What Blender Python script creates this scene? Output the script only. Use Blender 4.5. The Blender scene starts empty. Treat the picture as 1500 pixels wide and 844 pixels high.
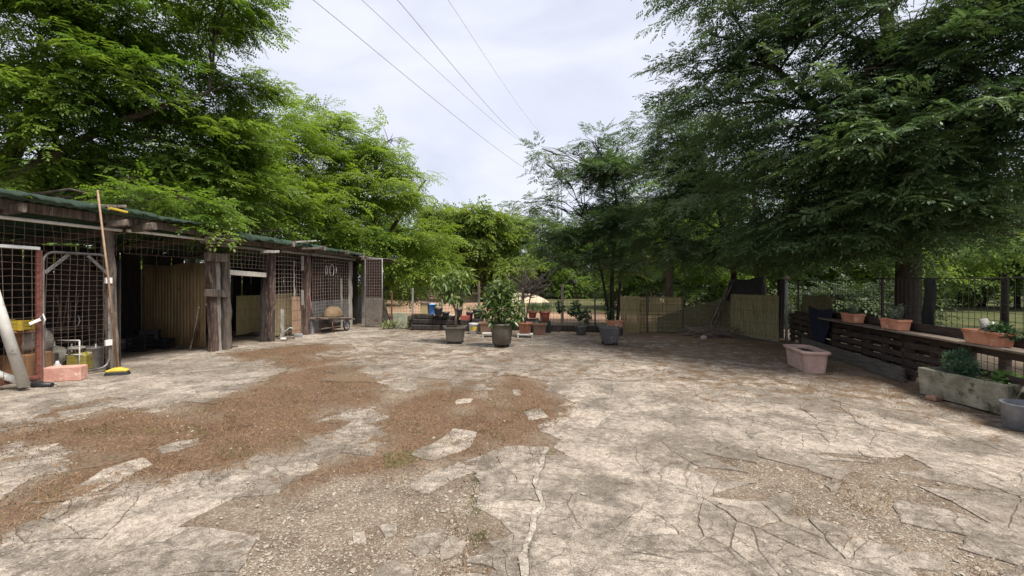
import bpy, math, random
import numpy as np
from mathutils import Vector, Matrix, noise as mnoise

scene = bpy.context.scene
COL = scene.collection
R = math.radians
rnd = random.Random(7)

# ------------------------------------------------------------------ camera, sky, sun, exposure
CAM_H, FOC, HY = 1.55, 640.0, 415.0          # eye height (m), focal length and horizon measured on the photograph (1500 px wide)
cam_d = bpy.data.cameras.new('camera')
cam = bpy.data.objects.new('camera', cam_d)
COL.objects.link(cam)
cam.location = (0, 0, CAM_H)
cam.rotation_euler = (R(90), 0, 0)
cam_d.sensor_width = 36.0
cam_d.lens = 36.0 * FOC / 1500.0
cam_d.shift_y = -7.0 / 1500.0
cam_d.clip_start = 0.05
cam_d.clip_end = 3000
scene.camera = cam

SUN_DIR = Vector((0.45, -0.40, 1.15)).normalized()      # towards the sun
sun_d = bpy.data.lights.new('sun', 'SUN')
sun = bpy.data.objects.new('sun', sun_d)
COL.objects.link(sun)
sun_d.energy = 2.9
sun_d.angle = R(18)
sun_d.color = (1.0, 0.95, 0.87)
sun.rotation_euler = (-SUN_DIR).to_track_quat('-Z', 'Y').to_euler()

world = bpy.data.worlds.new('World')
scene.world = world
world.use_nodes = True
wt = world.node_tree
for n in list(wt.nodes): wt.nodes.remove(n)
def wn(t, **k):
    n = wt.nodes.new(t)
    for a, b in k.items(): setattr(n, a, b)
    return n
out = wn('ShaderNodeOutputWorld'); bg = wn('ShaderNodeBackground')
sky = wn('ShaderNodeTexSky', sky_type='NISHITA', sun_disc=False)
sky.sun_elevation = math.asin(SUN_DIR.z)
sky.sun_rotation = math.atan2(SUN_DIR.x, SUN_DIR.y)
sky.air_density = 1.0; sky.dust_density = 2.0
tc = wn('ShaderNodeTexCoord')
mp = wn('ShaderNodeMapping'); mp.inputs['Scale'].default_value = (1.0, 1.0, 2.6); mp.inputs['Rotation'].default_value = (0.2, 0.3, 0.5)
nz = wn('ShaderNodeTexNoise'); nz.inputs['Scale'].default_value = 2.3; nz.inputs['Detail'].default_value = 6; nz.inputs['Roughness'].default_value = 0.55; nz.inputs['Distortion'].default_value = 0.5
rp = wn('ShaderNodeValToRGB')                 # thin spots and thick spots of the cloud sheet
rp.color_ramp.elements[0].position = 0.33; rp.color_ramp.elements[0].color = (3.45, 3.65, 4.3, 1)
rp.color_ramp.elements[1].position = 0.66; rp.color_ramp.elements[1].color = (4.4, 4.5, 4.95, 1)
mx = wn('ShaderNodeMix', data_type='RGBA'); mx.inputs[0].default_value = 0.9
wt.links.new(tc.outputs['Generated'], mp.inputs['Vector']); wt.links.new(mp.outputs[0], nz.inputs['Vector'])
wt.links.new(nz.outputs['Fac'], rp.inputs[0])
wt.links.new(sky.outputs[0], mx.inputs[6]); wt.links.new(rp.outputs[0], mx.inputs[7])
wt.links.new(mx.outputs[2], bg.inputs['Color']); bg.inputs['Strength'].default_value = 0.1
wt.links.new(bg.outputs[0], out.inputs['Surface'])

vs = scene.view_settings
vs.view_transform = 'Standard'; vs.look = 'None'; vs.exposure = 1.14; vs.gamma = 1.0
scene.render.engine = 'CYCLES'
scene.cycles.max_bounces = 6; scene.cycles.transparent_max_bounces = 12
scene.cycles.diffuse_bounces = 3; scene.cycles.glossy_bounces = 2; scene.cycles.transmission_bounces = 4
scene.cycles.use_denoising = True

# ------------------------------------------------------------------ measuring: photograph pixels to places
def gp(px, py, z=0.0):                        # ground point seen at a pixel
    Y = FOC * (CAM_H - z) / (py - HY)
    return Vector(((px - 750) / FOC * Y, Y, z))
def at(px, py, Y):                            # point at a pixel at depth Y
    return Vector(((px - 750) / FOC * Y, Y, CAM_H - (py - HY) / FOC * Y))
def pix(x, y, z=0.0):
    return 750 + FOC * x / y, HY + FOC * (CAM_H - z) / y
class Frame:                                  # an upright plane: s along it, n out of it, z up
    def __init__(s, o, d, n):
        s.o = Vector(o); s.d = Vector(d).normalized(); s.n = Vector(n).normalized()
    def p(s, a, n, z): 
        q = s.o + s.d * a + s.n * n
        return Vector((q.x, q.y, z))
    def px(s, px, n=0.0):                     # s at which the sight line of column px meets the plane at offset n
        k = (px - 750) / FOC
        o = s.o + s.n * n
        return (k * o.y - o.x) / (s.d.x - k * s.d.y)
    def at(s, px, py, n=0.0):
        q = s.p(s.px(px, n), n, 0)
        q.z = CAM_H - (py - HY) / FOC * q.y
        return q
    def sz(s, px, py, n=0.0):
        a = s.px(px, n); return a, s.at(px, py, n).z
SH = Frame((-7.17, 7.94, 0), (0.173, 0.985, 0), (0.985, -0.173, 0))      # front of the shed
FF = Frame((-4.7, 15.6, 0), (11.35, -2.4, 0), (-2.4, -11.35, 0))         # far fence
RF = Frame((7.47, 11.8, 0), (-1.2, -5.05, 0), (-5.05, 1.2, 0))           # right-hand fence, s runs towards the camera

# ------------------------------------------------------------------ materials
def nodes_of(m):
    m.use_nodes = True
    t = m.node_tree
    return t, t.nodes.get('Principled BSDF'), t.nodes.get('Material Output')
_cache = {}
def M(name, c1, c2=None, scale=6.0, rough=0.8, bump=0.0, detail=6, stretch=(1, 1, 1), metal=0.0, spots=None, lo=0.35, hi=0.65, coat=0.0, bscale=None):
    """two tones blended by noise in the object's own space, an optional third tone in spots, and a relief"""
    if name in _cache: return _cache[name]
    m = bpy.data.materials.new(name); t, b, o = nodes_of(m)
    N, L = t.nodes.new, t.links.new
    tcn = N('ShaderNodeTexCoord'); mpn = N('ShaderNodeMapping'); mpn.inputs['Scale'].default_value = stretch
    L(tcn.outputs['Object'], mpn.inputs['Vector'])
    oi = N('ShaderNodeObjectInfo'); ad = N('ShaderNodeVectorMath'); ad.operation = 'ADD'
    sc = N('ShaderNodeVectorMath'); sc.operation = 'SCALE'; sc.inputs['Scale'].default_value = 37.0
    cx = N('ShaderNodeCombineXYZ'); L(oi.outputs['Random'], cx.inputs[0]); L(oi.outputs['Random'], cx.inputs[1]); L(cx.outputs[0], sc.inputs[0])
    L(mpn.outputs[0], ad.inputs[0]); L(sc.outputs[0], ad.inputs[1])
    n1 = N('ShaderNodeTexNoise'); n1.inputs['Scale'].default_value = scale; n1.inputs['Detail'].default_value = detail; n1.inputs['Roughness'].default_value = 0.65
    L(ad.outputs[0], n1.inputs['Vector'])
    r = N('ShaderNodeValToRGB'); r.color_ramp.elements[0].position = lo; r.color_ramp.elements[1].position = hi
    r.color_ramp.elements[0].color = (*c1, 1); r.color_ramp.elements[1].color = (*(c2 or c1), 1)
    L(n1.outputs['Fac'], r.inputs[0]); col = r.outputs[0]
    if spots:
        n2 = N('ShaderNodeTexNoise'); n2.inputs['Scale'].default_value = spots[1]; n2.inputs['Detail'].default_value = 8; n2.inputs['Roughness'].default_value = 0.7
        L(ad.outputs[0], n2.inputs['Vector'])
        r2 = N('ShaderNodeValToRGB'); r2.color_ramp.elements[0].position = spots[2]; r2.color_ramp.elements[1].position = spots[2] + 0.08
        L(n2.outputs['Fac'], r2.inputs[0])
        mm = N('ShaderNodeMix'); mm.data_type = 'RGBA'; L(r2.outputs[0], mm.inputs[0]); L(col, mm.inputs[6]); mm.inputs[7].default_value = (*spots[0], 1); col = mm.outputs[2]
    hsv = N('ShaderNodeHueSaturation'); mr = N('ShaderNodeMapRange'); mr.inputs[3].default_value = 0.8; mr.inputs[4].default_value = 1.2
    L(oi.outputs['Random'], mr.inputs[0]); L(mr.outputs[0], hsv.inputs['Value']); L(col, hsv.inputs['Color'])
    L(hsv.outputs[0], b.inputs['Base Color'])
    b.inputs['Roughness'].default_value = rough; b.inputs['Metallic'].default_value = metal
    if bump:
        bn = N('ShaderNodeBump'); bn.inputs['Strength'].default_value = bump; bn.inputs['Distance'].default_value = 0.02
        n3 = N('ShaderNodeTexNoise'); n3.inputs['Scale'].default_value = bscale or scale * 4; n3.inputs['Detail'].default_value = 5
        L(ad.outputs[0], n3.inputs['Vector']); L(n3.outputs['Fac'], bn.inputs['Height']); L(bn.outputs[0], b.inputs['Normal'])
    _cache[name] = m
    return m

def leaf_mat(name, c1, c2, trans=0.35, rough=0.45, spec=0.35, tcol=None):
    """leaf: two tones of the species by the 'tint' of each twig, light passing through the blade"""
    m = bpy.data.materials.new(name); t, b, o = nodes_of(m)
    N, L = t.nodes.new, t.links.new
    a = N('ShaderNodeAttribute'); a.attribute_name = 'tint'
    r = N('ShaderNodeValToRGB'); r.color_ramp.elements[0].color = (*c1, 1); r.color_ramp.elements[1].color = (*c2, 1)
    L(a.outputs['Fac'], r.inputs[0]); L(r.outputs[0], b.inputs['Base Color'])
    b.inputs['Roughness'].default_value = rough; b.inputs['Specular IOR Level'].default_value = spec
    tr = N('ShaderNodeBsdfTranslucent')
    g = N('ShaderNodeMix'); g.data_type = 'RGBA'; g.blend_type = 'MULTIPLY'; g.inputs[0].default_value = 1.0
    L(r.outputs[0], g.inputs[6]); g.inputs[7].default_value = (*(tcol or (1.5, 1.5, 0.7)), 1); L(g.outputs[2], tr.inputs['Color'])
    ms = N('ShaderNodeMixShader'); ms.inputs[0].default_value = trans
    L(b.outputs[0], ms.inputs[1]); L(tr.outputs[0], ms.inputs[2]); L(ms.outputs[0], o.inputs['Surface'])
    return m

# ------------------------------------------------------------------ mesh building
Z = Vector((0, 0, 1))
class MB:
    def __init__(s): s.v = []; s.f = []; s.s = []
    def add(s, vv, ff, smooth=False):
        k = len(s.v); s.v.extend([tuple(v) for v in vv]); s.f.extend([[i + k for i in f] for f in ff]); s.s.extend([smooth] * len(ff))
    def box(s, c, d, rz=0.0, ch=0.0, M3=None):
        x, y, z = d[0] / 2, d[1] / 2, d[2] / 2
        m = M3 or Matrix.Rotation(rz, 3, 'Z'); c = Vector(c)
        if ch <= 0:
            vv = [m @ Vector((a * x, b * y, e * z)) + c for e in (-1, 1) for a, b in ((-1, -1), (1, -1), (1, 1), (-1, 1))]
            s.add(vv, [(3, 2, 1, 0), (4, 5, 6, 7), (0, 1, 5, 4), (1, 2, 6, 5), (2, 3, 7, 6), (3, 0, 4, 7)]); return
        rows = []                               # chamfered box: four rings of eight
        for zz, g in ((-z, ch), (-z + ch, 0), (z - ch, 0), (z, ch)):
            X, Y = x - g, y - g; q = ch
            ring = [(-X + q, -Y), (X - q, -Y), (X, -Y + q), (X, Y - q), (X - q, Y), (-X + q, Y), (-X, Y - q), (-X, -Y + q)]
            rows.append([m @ Vector((a, b, zz)) + c for a, b in ring])
        s.loft(rows)
    def loft(s, rows, cap=True, smooth=False, closed=True):
        n = len(rows[0]); vv = [p for r in rows for p in r]; ff = []
        for k in range(len(rows) - 1):
            for i in range(n if closed else n - 1):
                j = (i + 1) % n
                ff.append((k * n + i, k * n + j, (k + 1) * n + j, (k + 1) * n + i))
        s.add(vv, ff, smooth)
        if cap and closed:
            k0 = len(s.v) - len(vv)
            s.f.append([k0 + i for i in range(n)][::-1]); s.s.append(False)
            s.f.append([k0 + (len(rows) - 1) * n + i for i in range(n)]); s.s.append(False)
    def beam(s, a, b, w, h, seg=1, jit=0.0, up=None, taper=1.0, r=rnd):
        """sawn timber from a to b: w across, h in the 'up' direction; jit roughs it up"""
        a, b = Vector(a), Vector(b); d = (b - a).normalized()
        u = up or (Z if abs(d.z) < 0.9 else Vector((0, 1, 0)))
        x = d.cross(u).normalized(); u = x.cross(d).normalized()
        rows = []
        for k in range(seg + 1):
            t = k / seg; q = a.lerp(b, t); f = 1 + (taper - 1) * t
            off = x * r.uniform(-jit, jit) + u * r.uniform(-jit, jit)
            c = min(w, h) * 0.16
            W, H = w / 2 * f * (1 + r.uniform(-jit, jit) * 4), h / 2 * f * (1 + r.uniform(-jit, jit) * 4)
            ring = [(-W + c, -H), (W - c, -H), (W, -H + c), (W, H - c), (W - c, H), (-W + c, H), (-W, H - c), (-W, -H + c)]
            rows.append([q + off + x * i + u * j for i, j in ring])
        s.loft(rows)
    def tube(s, pts, rad, n=6, cap=True, smooth=True):
        pts = [Vector(p) for p in pts]; rows = []
        if not hasattr(rad, '__len__'): rad = [rad] * len(pts)
        x = None
        for k, p in enumerate(pts):
            d = (pts[min(k + 1, len(pts) - 1)] - pts[max(k - 1, 0)])
            if d.length < 1e-9: d = Z.copy()
            d.normalize()
            if x is None or abs(x.dot(d)) > 0.95: x = d.orthogonal().normalized()
            x = (x - d * x.dot(d)).normalized(); y = d.cross(x)
            rows.append([p + (x * math.cos(2 * math.pi * i / n) + y * math.sin(2 * math.pi * i / n)) * rad[k] for i in range(n)])
        s.loft(rows, cap, smooth)
    def lathe(s, prof, c=(0, 0, 0), n=24, smooth=True, cap=True):
        c = Vector(c)
        s.loft([[c + Vector((r * math.cos(2 * math.pi * i / n), r * math.sin(2 * math.pi * i / n), z)) for i in range(n)] for r, z in prof], cap, smooth)
    def rect(s, prof, c=(0, 0, 0), rz=0.0, q=0.12, cap=True):
        """rectangular vessel with cut corners: (half length, half width, z) from the bottom up"""
        m = Matrix.Rotation(rz, 3, 'Z'); c = Vector(c); rows = []
        for x, y, z in prof:
            g = q * min(x, y)
            rows.append([m @ Vector((a, b, z)) + c for a, b in ((-x + g, -y), (x - g, -y), (x, -y + g), (x, y - g), (x - g, y), (-x + g, y), (-x, y - g), (-x, -y + g))])
        s.loft(rows, cap)
    def wires(s, P, a0, a1, z0, z1, da, dz, r=0.0035, n=3, jit=0.004, skip=None):
        """welded mesh: P(a, z) gives the place"""
        k = max(1, round((a1 - a0) / da)); m = max(1, round((z1 - z0) / dz)); q = rnd
        for i in range(k + 1):
            a = a0 + (a1 - a0) * i / k
            s.tube([P(a + q.uniform(-jit, jit), z0 + (z1 - z0) * t / 2) for t in range(3)], r, n, False, False)
        for j in range(m + 1):
            z = z0 + (z1 - z0) * j / m
            g = max(2, k // 6)
            s.tube([P(a0 + (a1 - a0) * t / g, z + q.uniform(-jit, jit)) for t in range(g + 1)], r, n, False, False)
    def build(s, name, mat, parent=None, label=None, cat=None, group=None, kind=None, local=False, origin=None):
        me = bpy.data.meshes.new(name)
        v = np.array(s.v, dtype=np.float64).reshape(-1, 3)
        if parent is not None:
            if not local:
                r = parent
                while r.parent: r = r.parent
                v = v - np.array(r.location)
            loc = None
        else:
            loc = np.array(origin) if origin is not None else np.array([(v[:, 0].min() + v[:, 0].max()) / 2, (v[:, 1].min() + v[:, 1].max()) / 2, v[:, 2].min()])
            v = v - loc
        me.from_pydata(v.tolist(), [], s.f); me.polygons.foreach_set('use_smooth', s.s)
        o = bpy.data.objects.new(name, me); COL.objects.link(o)
        me.materials.append(mat)
        if parent is not None: o.parent = parent
        else: o.location = loc
        return tag(o, label, cat, group, kind)
def tag(o, label=None, cat=None, group=None, kind=None):
    for k, v in (('label', label), ('category', cat), ('group', group), ('kind', kind)):
        if v: o[k] = v
    return o
def thing(name, label, cat, loc=(0, 0, 0), group=None, rz=0.0):
    o = bpy.data.objects.new(name, None); COL.objects.link(o)
    o.location = loc; o.rotation_euler = (0, 0, rz); o.empty_display_size = 0.2
    return tag(o, label, cat, group)
def copy_tree(o, parent=None):
    c = o.copy(); COL.objects.link(c)
    if parent is not None: c.parent = parent
    for ch in list(o.children): copy_tree(ch, c)
    return c
def raw_mesh(name, v, quads=None, tris=None, mat=None, parent=None, attrs=None, smooth=False, local=True, loc=None):
    """a mesh straight from arrays; attrs: per-face floats"""
    me = bpy.data.meshes.new(name)
    v = np.asarray(v, dtype=np.float32).reshape(-1, 3)
    idx = np.asarray(quads if quads is not None else tris, dtype=np.int32); k = idx.shape[1]; nf = idx.shape[0]
    me.vertices.add(len(v)); me.vertices.foreach_set('co', v.ravel())
    me.loops.add(nf * k); me.loops.foreach_set('vertex_index', idx.ravel())
    me.polygons.add(nf); me.polygons.foreach_set('loop_start', np.arange(0, nf * k, k, dtype=np.int32))
    if smooth: me.polygons.foreach_set('use_smooth', np.ones(nf, dtype=bool))
    for an, av in (attrs or {}).items():
        dom = 'FACE' if len(av) == nf else 'POINT'
        a = me.attributes.new(an, 'FLOAT', dom); a.data.foreach_set('value', np.asarray(av, dtype=np.float32))
    me.update(calc_edges=True)
    if mat: me.materials.append(mat)
    o = bpy.data.objects.new(name, me); COL.objects.link(o)
    if parent is not None: o.parent = parent
    if loc is not None: o.location = loc
    return o

# ------------------------------------------------------------------ the ground: soil sheet, broken concrete plates, dry thatch
def inpoly(x, y, P):
    c = False; j = len(P) - 1
    for i in range(len(P)):
        xi, yi = P[i]; xj, yj = P[j]
        if (yi > y) != (yj > y) and x < (xj - xi) * (y - yi) / (yj - yi) + xi: c = not c
        j = i
    return c
THATCH = [
    [(335, 518), (400, 510), (470, 503), (520, 512), (500, 527), (440, 540), (385, 536)],
    [(-400, 650), (0, 618), (110, 594), (180, 590), (225, 600), (275, 612), (300, 590), (350, 575), (420, 546), (480, 535), (530, 545), (560, 562), (550, 590), (520, 620), (470, 640), (400, 655), (310, 690), (260, 705), (160, 690), (60, 745), (-400, 950)],
    [(520, 606), (590, 590), (640, 572), (655, 542), (720, 545), (780, 555), (800, 580), (830, 600), (815, 640), (825, 662), (740, 690), (690, 700), (560, 690), (470, 715), (430, 735), (450, 700), (560, 658), (590, 640), (540, 634)],
]
GRAVEL = [
    [(560, 685), (700, 665), (742, 690), (712, 706), (738, 740), (700, 765), (690, 800), (682, 850), (670, 1100), (150, 1100), (310, 800), (400, 762), (450, 722), (480, 700)],
    [(1050, 672), (1075, 655), (1100, 668), (1130, 680), (1160, 690), (1230, 697), (1270, 697), (1290, 688), (1240, 668), (1320, 672), (1330, 705), (1360, 715), (1365, 745), (1405, 765), (1385, 790), (1420, 815), (1470, 830), (1560, 870), (1400, 870), (1370, 832), (1350, 802), (1240, 782), (1170, 762), (1150, 737), (1100, 707)],
]
ISLANDS = [
    [(225, 657), (255, 647), (292, 640), (286, 650), (240, 664)], [(95, 722), (150, 686), (215, 668), (222, 680), (170, 706), (110, 740)], [(0, 702), (50, 686), (45, 701), (0, 735)],
    [(598, 667), (640, 642), (665, 627), (697, 632), (690, 655), (640, 673)], [(668, 585), (692, 582), (690, 590), (668, 592)], [(768, 604), (795, 597), (802, 611), (775, 617)],
    [(742, 664), (775, 660), (780, 671), (750, 677)], [(750, 571), (764, 570), (762, 580), (752, 579)], [(588, 803), (610, 782), (642, 770), (648, 786), (636, 806), (604, 815)],
    [(642, 797), (660, 787), (683, 795), (676, 812), (648, 821)], [(545, 838), (566, 822), (600, 828), (612, 836), (600, 866), (530, 872)], [(558, 770), (588, 763), (586, 779), (566, 785)],
    [(512, 781), (532, 776), (534, 790), (518, 793)], [(1215, 712), (1232, 708), (1236, 716), (1222, 720)], [(575, 745), (586, 741), (588, 750), (577, 752)],
]
def warp(px, py, x, y):
    n = mnoise.noise_vector(Vector((x * 1.6, y * 1.6, 3.1))); m = mnoise.noise_vector(Vector((x * 5, y * 5, 9.1)))
    k = 1.0 / max(y, 1.0)
    q = mnoise.noise_vector(Vector((x * 14, y * 14, 2.1)))
    return px + (n.x * 110 + m.x * 70 + q.x * 40) * k, py + (n.y * 110 + m.y * 70 + q.y * 40) * k * 1.8 / max(y, 1.5)
def cover(x, y):
    """0 concrete, 1 dry thatch, 2 bare gravel"""
    if y < 1.2: return 2 if mnoise.noise(Vector((x * .6, y * .6, 0))) > 0.1 else 0
    px, py = warp(*pix(x, y), x, y)
    for P in THATCH:
        if inpoly(px, py, P): return 1 if mnoise.noise(Vector((x * .9, y * .9, 14))) + .5 * mnoise.noise(Vector((x * 2.4, y * 2.4, 15))) < .24 else 0
    for P in GRAVEL:
        if inpoly(px, py, P): return 2
    return 0
SHED_SIDE = lambda x, y: (Vector((x, y, 0)) - SH.o).dot(SH.n)
FAR_SIDE = lambda x, y: (Vector((x, y, 0)) - FF.o).dot(FF.n)
RIGHT_SIDE = lambda x, y: (Vector((x, y, 0)) - RF.o).dot(RF.n)
def in_yard(x, y): return SHED_SIDE(x, y) > -0.25 and FAR_SIDE(x, y) > 0.35 and RIGHT_SIDE(x, y) > 0.1

def yard_mat(name):
    m = bpy.data.materials.new(name); t, b, o = nodes_of(m)
    N, L = t.nodes.new, t.links.new
    g = N('ShaderNodeNewGeometry')
    a = N('ShaderNodeAttribute'); a.attribute_name = 'thatch'
    v = N('ShaderNodeTexVoronoi'); v.inputs['Scale'].default_value = 75; L(g.outputs['Position'], v.inputs['Vector'])
    r = N('ShaderNodeValToRGB')
    for i, (p, c) in enumerate(((0.0, (0.19, 0.162, 0.128)), (0.45, (0.27, 0.235, 0.19)), (0.8, (0.335, 0.30, 0.25)), (1.0, (0.46, 0.43, 0.38)))):
        e = r.color_ramp.elements[0] if i == 0 else r.color_ramp.elements.new(p) if i < 3 else r.color_ramp.elements[-1]
        e.position = p; e.color = (*c, 1)
    sx = N('ShaderNodeSeparateColor'); L(v.outputs['Color'], sx.inputs[0]); L(sx.outputs[0], r.inputs[0])
    n = N('ShaderNodeTexNoise'); n.inputs['Scale'].default_value = 2.2; n.inputs['Detail'].default_value = 7; n.inputs['Roughness'].default_value = 0.7; L(g.outputs['Position'], n.inputs['Vector'])
    r2 = N('ShaderNodeValToRGB'); r2.color_ramp.elements[0].position = 0.35; r2.color_ramp.elements[0].color = (0.5, 0.45, 0.4, 1); r2.color_ramp.elements[1].position = 0.68; r2.color_ramp.elements[1].color = (1.12, 1.05, 0.98, 1); L(n.outputs['Fac'], r2.inputs[0])
    mu = N('ShaderNodeMix'); mu.data_type = 'RGBA'; mu.blend_type = 'MULTIPLY'; mu.inputs[0].default_value = 1; L(r.outputs[0], mu.inputs[6]); L(r2.outputs[0], mu.inputs[7])
    n2 = N('ShaderNodeTexNoise'); n2.inputs['Scale'].default_value = 28; n2.inputs['Detail'].default_value = 5; n2.inputs['Roughness'].default_value = 0.8; L(g.outputs['Position'], n2.inputs['Vector'])
    r3 = N('ShaderNodeValToRGB')
    for i, (p, c) in enumerate(((0.32, (0.065, 0.038, 0.024)), (0.5, (0.155, 0.092, 0.055)), (0.68, (0.28, 0.19, 0.12)))):
        e = r3.color_ramp.elements[0] if i == 0 else r3.color_ramp.elements.new(p) if i < 2 else r3.color_ramp.elements[-1]
        e.position = p; e.color = (*c, 1)
    L(n2.outputs['Fac'], r3.inputs[0])
    ad = N('ShaderNodeMath'); ad.operation = 'ADD'; L(a.outputs['Fac'], ad.inputs[0]); s5 = N('ShaderNodeMath'); s5.operation = 'MULTIPLY_ADD'; L(n2.outputs['Fac'], s5.inputs[0]); s5.inputs[1].default_value = 2.0; s5.inputs[2].default_value = -1.0; L(s5.outputs[0], ad.inputs[1])
    cl = N('ShaderNodeClamp'); L(ad.outputs[0], cl.inputs[0])
    mm = N('ShaderNodeMix'); mm.data_type = 'RGBA'; L(cl.outputs[0], mm.inputs[0]); L(mu.outputs[2], mm.inputs[6]); L(r3.outputs[0], mm.inputs[7])
    L(mm.outputs[2], b.inputs['Base Color']); b.inputs['Roughness'].default_value = 0.95; b.inputs['Specular IOR Level'].default_value = 0.15
    bm = N('ShaderNodeBump'); bm.inputs['Strength'].default_value = 0.9; bm.inputs['Distance'].default_value = 0.012; L(v.outputs['Distance'], bm.inputs['Height']); bm.invert = True
    b2 = N('ShaderNodeBump'); b2.inputs['Strength'].default_value = 0.8; b2.inputs['Distance'].default_value = 0.02; L(n2.outputs['Fac'], b2.inputs['Height']); L(bm.outputs[0], b2.inputs['Normal']); L(b2.outputs[0], b.inputs['Normal'])
    return m
def concrete_mat(name, base_hi=(0.45, 0.397, 0.342), base_lo=(0.20, 0.175, 0.149)):
    """weathered site concrete: aggregate speckle, blotches, hairline cracks, moss and litter where 'grime' is high"""
    m = bpy.data.materials.new(name); t, b, o = nodes_of(m)
    N, L = t.nodes.new, t.links.new
    g = N('ShaderNodeNewGeometry'); P = g.outputs['Position']
    ar = N('ShaderNodeAttribute'); ar.attribute_name = 'rnd'
    ag = N('ShaderNodeAttribute'); ag.attribute_name = 'grime'
    def noise(sc, det=6, ro=0.65, dis=0.0):
        n = N('ShaderNodeTexNoise'); n.inputs['Scale'].default_value = sc; n.inputs['Detail'].default_value = det; n.inputs['Roughness'].default_value = ro; n.inputs['Distortion'].default_value = dis; L(P, n.inputs['Vector']); return n.outputs['Fac']
    def ramp(x, p0, c0, p1, c1):
        r = N('ShaderNodeValToRGB'); r.color_ramp.elements[0].position = p0; r.color_ramp.elements[0].color = (*c0, 1) if len(c0) == 3 else c0; r.color_ramp.elements[1].position = p1; r.color_ramp.elements[1].color = (*c1, 1); L(x, r.inputs[0]); return r.outputs[0]
    def mix(f, A, B, mode='MIX'):
        k = N('ShaderNodeMix'); k.data_type = 'RGBA'; k.blend_type = mode
        if isinstance(f, float): k.inputs[0].default_value = f
        else: L(f, k.inputs[0])
        for s, x in ((6, A), (7, B)):
            if isinstance(x, tuple): k.inputs[s].default_value = (*x, 1)
            else: L(x, k.inputs[s])
        return k.outputs[2]
    def math_(op, A, B, C=None):
        k = N('ShaderNodeMath'); k.operation = op
        for s, x in enumerate((A, B, C)):
            if x is None: continue
            if isinstance(x, (int, float)): k.inputs[s].default_value = x
            else: L(x, k.inputs[s])
        return k.outputs[0]
    blot = noise(2.3, 10, 0.72, 0.6)
    c = ramp(blot, 0.38, base_lo, 0.56, base_hi)
    c = mix(ramp(noise(0.8, 6, 0.6, 0.8), 0.45, (0, 0, 0), 0.60, (.7, .7, .7)), c, (0.2, 0.172, 0.14))
    c = mix(ramp(noise(7.5, 8, 0.75, 0.4), 0.56, (0, 0, 0), 0.66, (.6, .6, .6)), c, tuple(min(.68, q * 1.22) for q in base_hi))
    sp = noise(95, 3, 0.8); c = mix(0.75, c, ramp(sp, 0.36, (0.32, 0.30, 0.28), 0.60, (1.16, 1.14, 1.1)), 'MULTIPLY')
    md = noise(17, 6, 0.75); c = mix(0.65, c, ramp(md, 0.38, (0.42, 0.38, 0.34), 0.57, (1.1, 1.08, 1.05)), 'MULTIPLY')
    v = N('ShaderNodeTexVoronoi'); v.feature = 'DISTANCE_TO_EDGE'; v.inputs['Scale'].default_value = 3.6
    wv = N('ShaderNodeVectorMath'); wv.operation = 'MULTIPLY_ADD'; nn = N('ShaderNodeTexNoise'); nn.inputs['Scale'].default_value = 5; nn.inputs['Detail'].default_value = 6; L(P, nn.inputs['Vector'])
    L(nn.outputs['Color'], wv.inputs[0]); wv.inputs[1].default_value = (0.22, 0.22, 0.0); L(P, wv.inputs[2]); L(wv.outputs[0], v.inputs['Vector'])
    hair = ramp(v.outputs['Distance'], 0.003, (1, 1, 1), 0.016, (0, 0, 0))
    hm = math_('MULTIPLY', hair, ramp(noise(1.9, 3), 0.42, (0, 0, 0), 0.52, (1, 1, 1)))
    c = mix(math_('MULTIPLY', hm, .45), c, (0.08, 0.065, 0.05))
    v2 = N('ShaderNodeTexVoronoi'); v2.feature = 'DISTANCE_TO_EDGE'; v2.inputs['Scale'].default_value = 1.35; L(wv.outputs[0], v2.inputs['Vector'])
    hm2 = math_('MULTIPLY', ramp(v2.outputs['Distance'], 0.003, (1, 1, 1), 0.011, (0, 0, 0)), ramp(noise(1.2, 3), 0.46, (0, 0, 0), 0.55, (1, 1, 1))); c = mix(math_('MULTIPLY', hm2, .6), c, (0.07, 0.055, 0.042))
    # moss, soil and litter lying on the plates
    dn = noise(3.6, 10, 0.76, 0.4)
    th = math_('MULTIPLY_ADD', ag.outputs['Fac'], -0.34, 0.67)
    df = math_('MULTIPLY', math_('SUBTRACT', dn, th), 15.0)
    k = N('ShaderNodeClamp'); L(df, k.inputs[0])
    dcol = ramp(noise(22, 5, 0.8), 0.35, (0.06, 0.038, 0.023), 0.66, (0.215, 0.135, 0.075))
    c = mix(math_('MULTIPLY', k.outputs[0], 0.92), c, dcol)
    gr = math_('MULTIPLY', ramp(noise(6.5, 8, 0.75), 0.45, (0, 0, 0), 0.62, (1, 1, 1)), math_('MULTIPLY_ADD', ag.outputs['Fac'], 0.5, 0.15)); c = mix(gr, c, (0.10, 0.088, 0.07))
    vv = N('ShaderNodeMapRange'); vv.inputs[3].default_value = 0.84; vv.inputs[4].default_value = 1.12; L(ar.outputs['Fac'], vv.inputs[0])
    h = N('ShaderNodeHueSaturation'); L(vv.outputs[0], h.inputs['Value']); L(c, h.inputs['Color'])
    L(h.outputs[0], b.inputs['Base Color']); b.inputs['Roughness'].default_value = 0.92; b.inputs['Specular IOR Level'].default_value = 0.2
    hh = math_('ADD', math_('MULTIPLY', sp, 0.35), math_('ADD', math_('MULTIPLY', md, 0.8), math_('MULTIPLY', hm, -0.5)))
    bn = N('ShaderNodeBump'); bn.inputs['Strength'].default_value = 0.6; bn.inputs['Distance'].default_value = 0.014; L(hh, bn.inputs['Height']); L(bn.outputs[0], b.inputs['Normal'])
    return m
GRAVEL_M = yard_mat('yard_gravel'); CONC = concrete_mat('weathered_concrete'); PALE = concrete_mat('pale_mortar', (0.56, 0.515, 0.455), (0.36, 0.325, 0.28))

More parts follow.
